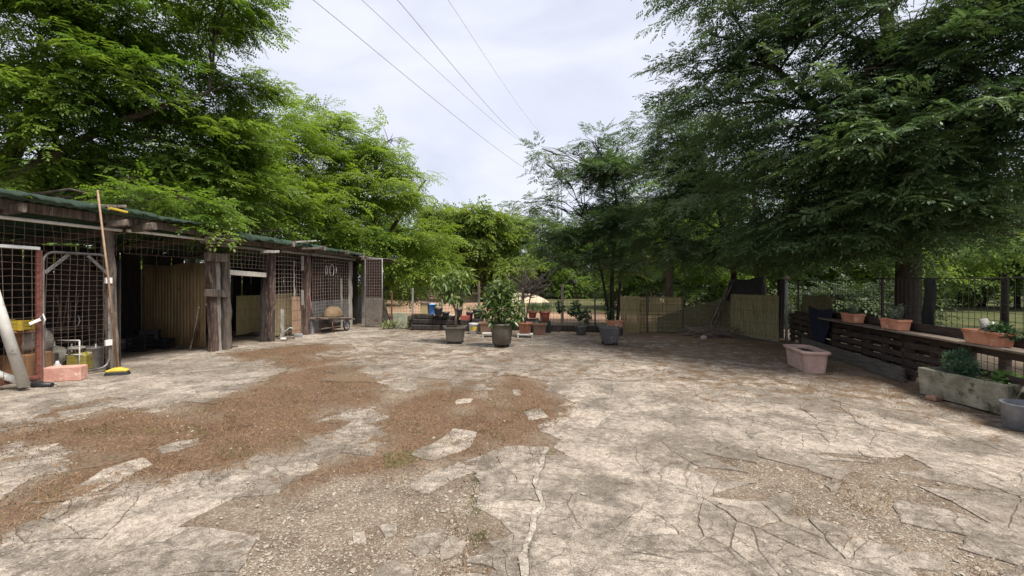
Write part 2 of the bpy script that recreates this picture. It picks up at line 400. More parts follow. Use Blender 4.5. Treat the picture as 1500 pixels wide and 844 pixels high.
# soil sheet under the plates
gx = np.arange(-13.0, 11.01, 0.1); gy = np.arange(-2.0, 17.31, 0.1)
V = []; TH = []; KK = []
for y in gy:
    for x in gx:
        k = cover(x, y) if (y < 16 and abs(x) < 1.35 * y + 2) else 0
        n = mnoise.noise(Vector((x * 1.3, y * 1.3, 5))); KK.append(k)
        TH.append(1.0 if k == 1 else (0.25 + 0.25 * n if k == 0 else 0.08 + 0.3 * max(n, 0)))
        V.append((x, y, -0.012 + 0.003 * n + (0.003 if k == 1 else 0.0 if k == 2 else .002)))
TH = np.array(TH).reshape(len(gy), len(gx)); KK = np.array(KK).reshape(TH.shape)
def blurred(A, n):
    A = A.astype(float)
    for _ in range(n):
        p = np.pad(A, 1, mode='edge'); A = (p[1:-1, 1:-1] * 2 + p[:-2, 1:-1] + p[2:, 1:-1] + p[1:-1, :-2] + p[1:-1, 2:]) / 6
    return A
T_NEAR = blurred(KK == 1, 14); G_NEAR = blurred(KK == 2, 6)
def look(A, x, y):
    fx = min(max((x + 13) / .1, 0), A.shape[1] - 1.001); fy = min(max((y + 2) / .1, 0), A.shape[0] - 1.001); i, j = int(fx), int(fy); u, v = fx - i, fy - j
    return (A[j, i] * (1 - u) + A[j, i + 1] * u) * (1 - v) + (A[j + 1, i] * (1 - u) + A[j + 1, i + 1] * u) * v
for _ in range(2):
    p = np.pad(TH, 1, mode='edge'); TH = (p[1:-1, 1:-1] * 2 + p[:-2, 1:-1] + p[2:, 1:-1] + p[1:-1, :-2] + p[1:-1, 2:]) / 6
nx = len(gx); I = np.arange(len(gy) - 1)[:, None] * nx + np.arange(nx - 1)[None, :]
Q = np.stack([I, I + 1, I + nx + 1, I + nx], -1).reshape(-1, 4)
yard = raw_mesh('yard_ground', V, quads=Q, mat=GRAVEL_M, attrs={'thatch': TH.ravel()}, smooth=True); tag(yard, kind='structure')

# plates: cells between cracks
def grime_at(x, y):
    g = 0.13 + 0.36 * min(1, max(0, (y - 3.6) / 6.0))
    g += 0.24 * min(1, max(0, (x - 1.2) / 3.5)) * min(1, max(0, (y - 4.0) / 2.0))
    g += 0.35 * max(0, 1 - max(RIGHT_SIDE(x, y), 0) / 1.6)
    g += 0.15 * max(0, 1 - max(FAR_SIDE(x, y), 0) / 2.0)
    if x < -4: g -= 0.22
    g += 0.16 * mnoise.noise(Vector((x * .5, y * .5, 8)))
    return min(1, max(0.0, g))
rr = random.Random(21)
seeds = []
y = 0.4
while y < 15.4:
    st = 0.42 if y < 6.5 else 0.62
    x = -1.35 * y - 2.5
    while x < 1.35 * y + 2.5:
        px_, py_ = x + rr.uniform(-.5, .5) * st, y + rr.uniform(-.5, .5) * st
        big = mnoise.noise(Vector((px_ * .55, py_ * .55, 2)))
        if in_yard(px_, py_) and rr.random() > (0.62 if big > -0.1 else 0.3): seeds.append((px_, py_, 0))
        x += st
    y += st
for _ in range(3):                                   # belts of small fragments along the wider cracks
    x, y = rr.uniform(-4, 5), rr.uniform(2, 7); d = rr.uniform(0, 6.28)
    for _k in range(rr.randint(5, 12)):
        if in_yard(x, y) and y > 0.5: seeds.append((x + rr.uniform(-.06, .06), y + rr.uniform(-.06, .06), 0))
        d += rr.uniform(-.5, .5); x += math.cos(d) * 0.2; y += math.sin(d) * 0.2
for _ in range(5200):                                 # crumbled rims along the bare patches
    y = 2 + 8 * rr.random() ** 1.3; x = rr.uniform(-1.25, 1.25) * y
    if cover(x, y) == 0 and in_yard(x, y) and any(cover(x + a, y + c) for a, c in ((.16, 0), (-.16, 0), (0, .16), (0, -.16))) and rr.random() < (.42 if y < 6 else .14): seeds.append((x, y, 0))
strip_px = [(799, 664), (791, 690), (787, 715), (788, 740), (781, 770), (774, 800), (769, 830), (764, 870), (758, 930)]
strip = [gp(*q) for q in strip_px]
sp_pts = []
for a, c in zip(strip, strip[1:]):
    n = max(1, round((c - a).length / 0.035))
    sp_pts += [a.lerp(c, k / n) for k in range(n)]
seeds = [s for s in seeds if min((q.x - s[0]) ** 2 + (q.y - s[1]) ** 2 for q in sp_pts) > 0.14 ** 2]
acc, last = 0, None
for q, q2 in zip(sp_pts, sp_pts[1:]):
    if last is None or (q - last).length > rr.uniform(.07, .15):
        last = q; seeds.append((q.x + rr.uniform(-.006, .006), q.y, 1))
        d = (q2 - q).normalized(); nn_ = Vector((-d.y, d.x, 0))
        for sgn in (-1, 1):
            e = q + nn_ * sgn * rr.uniform(.040, .054)
            seeds.append((e.x, e.y, 2))
S = np.array(seeds)
def clip(poly, mx_, my_, nx_, ny_):
    outp = []
    for i in range(len(poly)):
        p, q = poly[i], poly[(i + 1) % len(poly)]
        dp = (p[0] - mx_) * nx_ + (p[1] - my_) * ny_; dq = (q[0] - mx_) * nx_ + (q[1] - my_) * ny_
        if dp <= 0: outp.append(p)
        if dp * dq < 0:
            t = dp / (dp - dq); outp.append((p[0] + (q[0] - p[0]) * t, p[1] + (q[1] - p[1]) * t))
    return outp
cells = []
D2 = (S[:, None, 0] - S[None, :, 0]) ** 2 + (S[:, None, 1] - S[None, :, 1]) ** 2
ORD = np.argsort(D2, axis=1)[:, 1:26]
for i, (x, y, k) in enumerate(seeds):
    if k == 2: pass
    P = [(x - .9, y - .9), (x + .9, y - .9), (x + .9, y + .9), (x - .9, y + .9)]
    for j in ORD[i]:
        if D2[i, j] > 3.3: break
        ox, oy = S[j, 0] - x, S[j, 1] - y
        P = clip(P, x + ox / 2, y + oy / 2, ox, oy)
        if len(P) < 3: break
    if len(P) < 3: continue
    gx_, gy_ = sum(p[0] for p in P) / len(P), sum(p[1] for p in P) / len(P)
    bare = sum(1 for p in P for f in (.45, .85) if cover(gx_ + (p[0] - gx_) * f, gy_ + (p[1] - gy_) * f)) / (2 * len(P))
    if k == 1 or (cover(gx_, gy_) == 0 and bare < .5): cells.append((P, k))
for I_ in ISLANDS:
    P = [tuple(gp(*q)[:2]) for q in I_]
    bits = [P]
    A = abs(sum(P[i][0] * P[i - 1][1] - P[i - 1][0] * P[i][1] for i in range(len(P)))) / 2
    for _ in range(5 if A > .5 else 2 if A > .12 else 0):
        nb = []
        for b_ in bits:
            cx = sum(p[0] for p in b_) / len(b_); cy = sum(p[1] for p in b_) / len(b_); a = rr.uniform(0, 3.14)
            if rr.random() < .6:
                for sg in (1, -1):
                    h = clip(b_, cx, cy, sg * math.cos(a), sg * math.sin(a))
                    if len(h) >= 3: nb.append(h)
            else: nb.append(b_)
        bits = nb
    cells += [(b_, 3) for b_ in bits]
def ragged(P, near):
    cx = sum(p[0] for p in P) / len(P); cy = sum(p[1] for p in P) / len(P)
    outp = []; st = 0.055 if near else 0.16
    for i in range(len(P)):
        p, q = P[i], P[(i + 1) % len(P)]; L_ = math.hypot(q[0] - p[0], q[1] - p[1]); n = max(1, min(9, round(L_ / st)))
        for k in range(n):
            t = k / n; x, y = p[0] + (q[0] - p[0]) * t, p[1] + (q[1] - p[1]) * t
            w = mnoise.noise_vector(Vector((x * 3.2, y * 3.2, 1))); w2 = mnoise.noise_vector(Vector((x * 15, y * 15, 4)))
            x += w.x * .06 + w2.x * .02; y += w.y * .06 + w2.y * .02
            gap = 0.0010 + 0.0052 * max(0, mnoise.noise(Vector((x * .9, y * .9, 7))) - .02)
            d = math.hypot(cx - x, cy - y) or 1; f = min(gap / d, .4)
            outp.append((x + (cx - x) * f, y + (cy - y) * f))
    return outp
built = []
for P, k in cells:
    cx = sum(p[0] for p in P) / len(P); cy = sum(p[1] for p in P) / len(P)
    near = cy < 7.0
    G = ragged(P, near)
    area = abs(sum(G[i][0] * G[i - 1][1] - G[i - 1][0] * G[i][1] for i in range(len(G)))) / 2
    if area < 0.0006: continue
    if not near and not in_yard(cx, cy): continue
    z = rr.uniform(-.003, .002) + (0.008 if k == 1 else 0); tx, ty = rr.uniform(-.005, .005), rr.uniform(-.005, .005)
    vis = (area + (.2 if k == 1 else .1 if k == 3 else 0)) / max(cy, 1) ** 3 if abs(cx) < 1.22 * cy and cy > 2.0 else 0
    built.append((vis, G, z, tx, ty, cx, cy, k, rr.random(), near))
built.sort(key=lambda b: -b[0])
def plate(mb, G, z, tx, ty, cx, cy, near, gl):
    n = len(G); k = len(mb.v); H = lambda x, y: z + (x - cx) * tx + (y - cy) * ty
    rings = [[(x + (cx - x) * f, y + (cy - y) * f) for x, y in G] for f in ((.6, .3, .035, 0) if near else (.55, .2, 0))]
    for r_, ring in enumerate(rings):
        for x, y in ring:
            mb.v.append((x, y, H(x, y) - (.005 if near and r_ == 3 else 0))); gl.append(min(1, grime_at(x, y) + 1.05 * look(T_NEAR, x, y) + .15 * look(G_NEAR, x, y)))
    for x, y in G: mb.v.append((x, y, -.05)); gl.append(.8)
    mb.f.append([k + i for i in range(n)]); mb.s.append(False)
    for r_ in range(len(rings)):
        for i in range(n):
            j = (i + 1) % n
            mb.f.append([k + r_ * n + i, k + (r_ + 1) * n + i, k + (r_ + 1) * n + j, k + r_ * n + j]); mb.s.append(False)
def set_attr(o, name, vals, dom):
    a = o.data.attributes.new(name, 'FLOAT', dom); a.data.foreach_set('value', np.asarray(vals, dtype=np.float32))
def signed(G): return sum(G[i - 1][0] * G[i][1] - G[i][0] * G[i - 1][1] for i in range(len(G)))
rest = MB(); rest_r, rest_g = [], []
for q, (vis, G, z, tx, ty, cx, cy, k, rv, near) in enumerate(built):
    if signed(G) < 0: G = G[::-1]
    if q < 300:
        mb = MB(); gl = []; plate(mb, G, z, tx, ty, cx, cy, near, gl)
        o = mb.build('mortar_lump' if k == 1 else 'slab_piece', PALE if k == 1 else CONC, parent=yard)
        set_attr(o, 'rnd', [rv] * len(mb.f), 'FACE'); set_attr(o, 'grime', [g * (.6 if k == 1 else .4 if k == 3 else 1) for g in gl], 'POINT')
    else:
        n0 = len(rest.f); plate(rest, G, z, tx, ty, cx, cy, near, rest_g); rest_r += [rv] * (len(rest.f) - n0)
o = rest.build('slab_fragments', CONC, parent=yard, kind='stuff'); set_attr(o, 'rnd', rest_r, 'FACE'); set_attr(o, 'grime', rest_g, 'POINT')
print('plates', len(built))

# loose stones on the bare gravel, and short dry thatch with green shoots
GR = np.random.default_rng(5)
octv = np.array([(1, 0, 0), (-1, 0, 0), (0, 1, 0), (0, -1, 0), (0, 0, 1), (0, 0, -1)], float)
octf = np.array([(0, 2, 4), (2, 1, 4), (1, 3, 4), (3, 0, 4)])
sv, sf, sr = [], [], []
cnt = 0
for _ in range(60000):
    y = 2.0 + 6.0 * rr.random() ** 1.7; x = rr.uniform(-1.2, 1.2) * y
    k = cover(x, y)
    if k == 0 and rr.random() > .03: continue
    if k == 1 and rr.random() > .12: continue
    if k == 2 and rr.random() > .75: continue
    if cnt > 15000: break
    s = rr.uniform(.003, .008) * (1 if rr.random() < .93 else 2.2)
    p = octv * (s * np.array([rr.uniform(.7, 1.4), rr.uniform(.7, 1.4), rr.uniform(.5, .9)])); a = rr.uniform(0, 6.28)
    p = p @ np.array([[math.cos(a), -math.sin(a), 0], [math.sin(a), math.cos(a), .2], [0, 0, 1]]) + np.array([x, y, -.012 + s * .3 + (0.013 if k == 0 else 0)])
    sf.append(octf + 6 * cnt); sv.append(p); sr += [rr.random()] * 4; cnt += 1
stone_m = M('loose_stone', (0.2, 0.165, 0.12), (0.42, 0.37, 0.3), scale=40, rough=0.9)
o = raw_mesh('loose_stones', np.concatenate(sv), tris=np.concatenate(sf), mat=stone_m); tag(o, kind='stuff', label='small loose stones scattered on the bare gravel patches', cat='stones')
def blades(name, spots, mat, hmin, hmax, w, label, cat, lean=.9):
    n = len(spots); P = np.array(spots); a = GR.uniform(0, 6.28, n); h = GR.uniform(hmin, hmax, n); l = GR.uniform(.1, lean, n) * h; b = GR.uniform(0, 6.28, n)
    v = np.zeros((n, 3, 3)); v[:, 0] = P; v[:, 1] = P; v[:, 2] = P
    v[:, 0, 0] -= np.cos(a) * w / 2; v[:, 0, 1] -= np.sin(a) * w / 2; v[:, 1, 0] += np.cos(a) * w / 2; v[:, 1, 1] += np.sin(a) * w / 2
    v[:, 2, 0] += np.cos(b) * l; v[:, 2, 1] += np.sin(b) * l; v[:, 2, 2] += h
    o = raw_mesh(name, v, tris=np.arange(n * 3).reshape(n, 3), mat=mat, attrs={'tint': np.clip(GR.random(n) * .7 + .15 + .55 * np.array([mnoise.noise(Vector((q[0] * 1.4, q[1] * 1.4, 20))) + .5 * mnoise.noise(Vector((q[0] * 6, q[1] * 6, 21))) for q in spots]), 0, 1)})
    return tag(o, label, cat, kind='stuff')
dry, green = [], []
for _ in range(300000):
    y = 2.3 + 10.5 * rr.random() ** 1.2; x = rr.uniform(-1.2, 1.2) * y
    k = cover(x, y); q = mnoise.noise(Vector((x * 2.1, y * 2.1, 11)))
    if k == 0 and rr.random() < .8 and in_yard(x, y):
        if cover(x + rr.gauss(0, .22), y + rr.gauss(0, .28)) == 1: dry.append((x, y, .0)); continue
    if k == 1 and rr.random() > 1.7 * look(T_NEAR, x, y) - .25: continue
    if k == 1 and mnoise.noise(Vector((x * 3.1, y * 3.1, 31))) < -.04 and rr.random() < .8: continue
    if k == 1: 
        (green if q > .10 and rr.random() < .42 else dry).append((x, y, -.010))
    elif k == 2 and q > .2 and rr.random() < .35: dry.append((x, y, -.013))
    elif k == 0 and y > 5 and in_yard(x, y) and rr.random() < (.5 if RIGHT_SIDE(x, y) < 2.2 or FAR_SIDE(x, y) < 1.6 else .16) * grime_at(x, y) and q > -.15: dry.append((x, y, -.002))
for _ in range(3500):                                   # green along cracks at the slab rim
    q = rr.choice([(rr.uniform(690, 745), rr.uniform(690, 800)), (rr.uniform(800, 1000), rr.uniform(658, 668)), (rr.uniform(560, 640), rr.uniform(660, 685))])
    w = gp(*q)
    if cover(w.x, w.y): green.append((w.x, w.y, -.013))
dry_m = leaf_mat('dry_thatch', (0.09, 0.048, 0.028), (0.34, 0.225, 0.135), .15, .8, .1); grn_m = leaf_mat('short_green', (0.06, 0.09, 0.025), (0.14, 0.17, 0.06), .25, .7, .1)
blades('dry_grass', dry, dry_m, .006, .034, .007, 'short dry brown grass matting the bare patches of the yard', 'grass', 2.2)
blades('green_shoots', green, grn_m, .008, .03, .006, 'sparse green shoots in the dry grass and along cracks', 'grass', 1.8)

# the land beyond: one sheet to the horizon
def land_mat():
    m = bpy.data.materials.new('field_soil_and_grass'); t, b, o = nodes_of(m); N, L = t.nodes.new, t.links.new
    g = N('ShaderNodeNewGeometry'); a = N('ShaderNodeAttribute'); a.attribute_name = 'green'
    n = N('ShaderNodeTexNoise'); n.inputs['Scale'].default_value = 1.1; n.inputs['Detail'].default_value = 9; n.inputs['Roughness'].default_value = .7; L(g.outputs['Position'], n.inputs['Vector'])
    n2 = N('ShaderNodeTexNoise'); n2.inputs['Scale'].default_value = 9; n2.inputs['Detail'].default_value = 6; L(g.outputs['Position'], n2.inputs['Vector'])
    s = N('ShaderNodeValToRGB'); s.color_ramp.elements[0].position = .35; s.color_ramp.elements[0].color = (.26, .15, .095, 1); s.color_ramp.elements[1].position = .65; s.color_ramp.elements[1].color = (.42, .285, .2, 1); L(n.outputs['Fac'], s.inputs[0])
    q = N('ShaderNodeValToRGB'); q.color_ramp.elements[0].position = .35; q.color_ramp.elements[0].color = (.042, .054, .019, 1); q.color_ramp.elements[1].position = .66; q.color_ramp.elements[1].color = (.10, .108, .044, 1); L(n2.outputs['Fac'], q.inputs[0])
    ad = N('ShaderNodeMath'); ad.operation = 'ADD'; mk = N('ShaderNodeMath'); mk.operation = 'MULTIPLY_ADD'; L(n.outputs['Fac'], mk.inputs[0]); mk.inputs[1].default_value = 1.6; mk.inputs[2].default_value = -.8; L(a.outputs['Fac'], ad.inputs[0]); L(mk.outputs[0], ad.inputs[1])
    c = N('ShaderNodeClamp'); L(ad.outputs[0], c.inputs[0]); x = N('ShaderNodeMix'); x.data_type = 'RGBA'; L(c.outputs[0], x.inputs[0]); L(s.outputs[0], x.inputs[6]); L(q.outputs[0], x.inputs[7])
    L(x.outputs[2], b.inputs['Base Color']); b.inputs['Roughness'].default_value = .95; b.inputs['Specular IOR Level'].default_value = .1
    bn = N('ShaderNodeBump'); bn.inputs['Strength'].default_value = .7; bn.inputs['Distance'].default_value = .08; L(n2.outputs['Fac'], bn.inputs['Height']); L(bn.outputs[0], b.inputs['Normal'])
    return m
xs = np.concatenate([[-1500, -600, -250, -120], np.arange(-60, 61, 1.5), [120, 250, 600, 1500]]); ys = np.concatenate([[-300, -100, -30], np.arange(-10, 90, 1.5), [120, 250, 600, 1800]])
V, GA = [], []
for y in ys:
    for x in xs:
        px_ = 750 + FOC * x / max(y, 1)
        V.append((x, y, -.06 + (.03 * mnoise.noise(Vector((x * .3, y * .3, 0))) if y > 18 else 0)))
        g = 0.0
        if y > 24 and 770 < px_ < 1000: g = .9
        if px_ >= 1000 or x > 9: g = 1.0
        if px_ < 590: g = .5
        if y > 55: g = max(g, .6)
        GA.append(g)
nx = len(xs); I = np.arange(len(ys) - 1)[:, None] * nx + np.arange(nx - 1)[None, :]
o = raw_mesh('field', V, quads=np.stack([I, I + 1, I + nx + 1, I + nx], -1).reshape(-1, 4), mat=land_mat(), attrs={'green': GA}, smooth=True); tag(o, kind='structure')

# ------------------------------------------------------------------ trees: trunk and limbs, crown of pinnate leaves on drooping twigs
LEAF_TRIS = [0]
def spray_template(rg, leaves=7, pairs=5, leaf=.22, ll=.045, lw=.02, twig=.5, droop=.35):
    """a twig along +X with pinnate leaves to both sides; every leaflet a rhombus"""
    quads = []; leafid = []
    for i in range(leaves):
        t = .15 + .85 * i / (leaves - 1); base = np.array([t * twig, 0, -droop * .5 * t * t * twig])
        sd = 1 if i % 2 else -1
        az = sd * rg.uniform(.6, 1.15) * (1.0 if i < leaves - 1 else .1); up = rg.uniform(-.15, .45)
        d = np.array([math.cos(az) * math.cos(up), math.sin(az) * math.cos(up), math.sin(up)]); L_ = leaf * rg.uniform(.75, 1.15)
        side = np.array([-math.sin(az), math.cos(az), 0]); roll = rg.uniform(-.5, .5); side = side * math.cos(roll) + np.array([0, 0, 1]) * math.sin(roll)
        for k in range(pairs * 2 + 1):
            u = .22 + .78 * (k // 2) / pairs if k < pairs * 2 else 1.0
            c = base + d * L_ * u + np.array([0, 0, -droop * L_ * u * u])
            dd = d + np.array([0, 0, -2 * droop * u]); dd /= np.linalg.norm(dd)
            s = (1 if k % 2 else -1)
            ax = (side * s * .9 + dd * .45) if k < pairs * 2 else dd
            ax = ax + np.array([0, 0, -.22 + rg.uniform(-.10, .10)]); ax /= np.linalg.norm(ax)
            wd = np.cross(ax, np.array([0, 0, 1]) + rg.normal(0, .10, 3)); wd /= np.linalg.norm(wd) + 1e-9
            l, w = ll * rg.uniform(.8, 1.15), lw * rg.uniform(.85, 1.15)
            quads.append([c, c + ax * l * .5 + wd * w * .5, c + ax * l, c + ax * l * .5 - wd * w * .5]); leafid.append(i)
    return np.array(quads), np.array(leafid)
def crown_mesh(name, parent, mat, pts, dirs, scales, temps, rg, tint, local_origin):
    """pts, dirs: where each twig starts and where it points"""
    allv, allt = [], []
    pick = rg.integers(0, len(temps), len(pts))
    for ti, (Q, lid) in enumerate(temps):
        s = np.where(pick == ti)[0]
        if not len(s): continue
        X = dirs[s]; X = X / np.linalg.norm(X, axis=1, keepdims=True)
        up = np.array([0, 0, 1.0]) + rg.normal(0, .28, (len(s), 3))
        Yv = np.cross(up, X); Yv /= np.linalg.norm(Yv, axis=1, keepdims=True) + 1e-9
        Zv = np.cross(X, Yv); Bm = np.stack([X, Yv, Zv], 1) * scales[s][:, None, None]
        v = np.einsum('qvk,nkj->nqvj', Q, Bm) + pts[s][:, None, None, :]
        allv.append(v.reshape(-1, 3)); t = tint[s][:, None] + rg.normal(0, .09, (len(s), int(lid.max()) + 1))[:, lid]
        allt.append(np.clip(t, 0, 1).ravel())
    v = np.concatenate(allv) - np.array(local_origin); t = np.concatenate(allt); n = len(t)
    LEAF_TRIS[0] += 2 * n
    o = raw_mesh(name, v, quads=np.arange(4 * n).reshape(n, 4), mat=mat, parent=parent, attrs={'tint': t}); o['kind'] = 'stuff'
    return o
def limb(mb, a, b, r0, r1, rg, n=5, sag=.0, seg=6):
    a, b = np.array(a), np.array(b); L_ = np.linalg.norm(b - a); pts = []; rad = []
    off = rg.normal(0, .05 * L_, 3)
    for k in range(seg + 1):
        t = k / seg; w = math.sin(math.pi * t)
        pts.append(a + (b - a) * t + off * w + np.array([0, 0, sag * L_ * w]) + (rg.normal(0, .012 * L_, 3) if 0 < k < seg else 0)); rad.append(r0 + (r1 - r0) * t)
    mb.tube([tuple(p) for p in pts], rad, n); return pts
def tree(name, label, base, trunks, clumps, mats, n_twig, group=None, seed=1, spec=None, twig=(.8, 1.2), gap=.0, bias=(0, 0, 0), droop_dir=-.12, flat=.6, tintr=(0, 1), gapscale=.55, cat='tree'):
    """trunks: list of polylines [(x,y,z,r)...]; clumps: (x,y,z,rx,rz,weight); limbs run from the trunks to the clumps"""
    rg = np.random.default_rng(seed); bark, leaf = mats
    root = thing(name, label, cat, base, group)
    mb = MB(); tp = []
    for tr in trunks:
        n = 10 if tr[0][3] > .1 else 7
        mb.tube([q[:3] for q in tr], [q[3] for q in tr], n)
        for k in range(len(tr) - 1):
            for f in np.linspace(0, 1, 5): tp.append([tr[k][j] * (1 - f) + tr[k + 1][j] * f for j in range(4)])
    tp = np.array(tp)
    w = np.array([c[5] * c[3] ** 2 for c in clumps]); w = w / w.sum()
    temps = [spray_template(rg, **(spec or {})) for _ in range(8)]
    P, D, T = [], [], []
    for ci, c in enumerate(clumps):
        cc = np.array(c[:3]); rx, rz = c[3], c[4]
        d = np.linalg.norm(tp[:, :3] - cc, axis=1) + 3 * np.maximum(0, tp[:, 2] - cc[2] + .3)
        q = tp[np.argmin(d)]
        path = limb(mb, q[:3], cc, min(.5 * q[3], .03 + .03 * rx), .02, rg, 5, .06)
        nb = max(5, int(6 + 6 * rx)); ends = []; k = int(n_twig * w[ci])
        for _ in range(nb):
            u = rg.normal(size=3); u /= np.linalg.norm(u); u[2] *= .9; e = cc + u * np.array([rx, rx, rz]) * rg.uniform(.35, .95)
            s = path[rg.integers(2, 7)]; limb(mb, s, e, .018, .005, rg, 3, .08, 4); ends.append(e)
        ends = np.array(ends); j = rg.integers(0, nb, k); pr = min(.85, .50 * rx + .12)     # each bough end carries a flat pad of leafy twigs
        off = np.clip(rg.normal(0, .5, (k, 3)), -1.1, 1.1) * np.array([pr, pr, pr * .17])
        fl = np.linalg.norm(off[:, :2], axis=1); off[:, 2] -= .22 * fl * fl / max(pr, .1)
        p = ends[j] + off
        keep = np.array([mnoise.noise(Vector(pp * [gapscale, gapscale, gapscale * 1.5]) + Vector((seed, 0, 0))) > gap - .22 for pp in p])
        p, j, off = p[keep], j[keep], off[keep]
        away = ends[j] - cc; away = away / (np.linalg.norm(away, axis=1, keepdims=True) + 1e-6)
        out_ = away * [.7, .7, flat * .5] + off / pr * [.7, .7, 0] + np.array(bias) + rg.normal(0, .16, p.shape); out_[:, 2] += droop_dir + rg.normal(0, .12, len(p))
        rad = np.linalg.norm((p - cc) / np.array([rx, rx, rz]), axis=1); padt = rg.normal(0, .13, nb)[j]
        P.append(p); D.append(out_); ct = rg.uniform(-.15, .15)
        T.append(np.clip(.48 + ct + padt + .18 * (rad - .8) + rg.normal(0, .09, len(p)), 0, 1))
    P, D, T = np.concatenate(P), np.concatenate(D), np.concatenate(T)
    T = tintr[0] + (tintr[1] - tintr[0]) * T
    mb.build('trunk', bark, root)
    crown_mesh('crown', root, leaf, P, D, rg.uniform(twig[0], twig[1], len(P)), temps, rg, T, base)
    return root
def cl(px, py, Y, r, rz=None, w=1.0):
    p = at(px, py, Y); return (p.x, p.y, p.z, r, rz if rz else r * .62, w)
BARK = M('grey_brown_bark', (.05, .038, .028), (.13, .105, .08), scale=5, rough=.95, bump=1.0, stretch=(1, 1, .22), bscale=22)
BARK_D = M('dark_bark', (.016, .012, .0095), (.055, .042, .033), scale=5, rough=.95, bump=1.0, stretch=(1, 1, .2), bscale=20)
LOCUST = leaf_mat('bright_locust_leaf', (.075, .142, .022), (.235, .315, .055), .5, .5, .25)
LOCUST_D = leaf_mat('deep_locust_leaf', (.062, .125, .022), (.20, .285, .054), .5, .5, .25)
ACACIA = leaf_mat('blue_green_acacia_leaf', (.045, .09, .036), (.155, .215, .10), .38, .42, .45, (1.2, 1.3, .7))
WOODLEAF = leaf_mat('wood_leaf', (.075, .135, .028), (.22, .275, .06), .44, .55, .2)
S_NEAR = dict(leaves=7, pairs=4, leaf=.25, ll=.082, lw=.040, twig=.55, droop=.35)
S_ACA = dict(leaves=9, pairs=4, leaf=.19, ll=.076, lw=.031, twig=.66, droop=.28)
S_MID = dict(leaves=6, pairs=3, leaf=.30, ll=.11, lw=.056, twig=.62, droop=.4)
S_FAR = dict(leaves=5, pairs=3, leaf=.55, ll=.22, lw=.13, twig=1.1, droop=.4)

# big locust behind the shed, its branches over the roof
b = (-13.2, 10.8, -.05)
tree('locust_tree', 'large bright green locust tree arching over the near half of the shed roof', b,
     [[(b[0], b[1], -.1, .30), (b[0] + .1, b[1], 2.2, .24), (b[0] + .5, b[1] + .2, 4.6, .19), (b[0] + 1.6, b[1] + .3, 7.0, .12), (b[0] + 3.0, b[1] + .4, 9.0, .06)],
      [(b[0] + .1, b[1], 2.2, .2), (b[0] + 1.6, b[1] - .6, 4.0, .13), (b[0] + 3.6, b[1] - .3, 5.4, .08), (b[0] + 5.5, b[1] + .3, 6.4, .04)],
      [(b[0] + .2, b[1], 3.2, .18), (b[0] - .6, b[1] - 1.6, 5.6, .12), (b[0] + .2, b[1] - 2.2, 8.2, .07)]],
     [cl(60, 60, 10, 1.9), cl(30, 150, 10, 1.7), cl(190, 30, 11, 1.9), cl(300, 10, 11.5, 1.25, .6), cl(352, -12, 11.6, .55, .28, 1.2), cl(318, 12, 11.5, .5, .25, 1.2), cl(305, 45, 11.6, .4, .18),
      cl(140, 130, 10.5, 1.7), cl(250, 120, 11.5, 1.5, .8), cl(300, 150, 12, 1.25, .7), cl(345, 130, 12.3, .9, .45), cl(60, 220, 10.2, 1.4), cl(170, 220, 11.2, 1.5, .8), cl(270, 215, 12, 1.4, .8), cl(335, 205, 12.6, 1.1, .6),
      cl(230, 275, 11.4, 1.0, .5), cl(290, 285, 12.0, 1.0, .55), cl(345, 262, 12.6, 1.0, .6), cl(235, 288, 9.3, .5, .2, 1.3), cl(280, 298, 9.7, .5, .2, 1.3), cl(308, 316, 9.9, .34, .13, 1.3), cl(255, 324, 9.2, .26, .1, 1.3), cl(205, 296, 9.2, .3, .12), cl(335, 330, 11.0, .4, .16, 1.2), cl(405, 338, 13, .5, .2), cl(-90, 120, 9.2, 2.0, None, .35), cl(-60, -60, 9.2, 2.0, None, .35), cl(110, -80, 10, 2.0, None, .35), cl(260, -90, 11, 1.8, None, .35), cl(120, -250, 10.5, 2.2, None, .35), cl(-40, 240, 9.6, 1.5), cl(110, 275, 11.8, 1.3, .6)],
     (BARK, LOCUST_D), 6200, seed=3, spec=S_NEAR, gap=.02, bias=(.25, -.1, 0), group=None)
b = (-12.3, 16.5, -.05)
tree('locust_tree', 'broad locust tree filling the gap behind the middle of the shed', b,
     [[(b[0], b[1], -.1, .22), (b[0] + .2, b[1], 3.0, .17), (b[0] + .9, b[1] + .2, 6.2, .09), (b[0] + 1.6, b[1] + .1, 8.0, .04)]],
     [cl(400, 170, 16.5, 1.3, .8), cl(420, 215, 16.5, 1.5), cl(370, 215, 16, 1.7), cl(330, 260, 15.5, 1.7), cl(390, 265, 15.5, 1.6), cl(440, 285, 16, 1.5), cl(380, 312, 15.2, 1.2, .7), cl(440, 322, 15.5, 1.0, .6), cl(300, 220, 16, 2.0), cl(240, 280, 15, 1.8)],
     (BARK, LOCUST), 1500, seed=4, spec=S_MID, gap=.0, bias=(.2, -.15, 0))
b = (-6.7, 20.5, -.05)
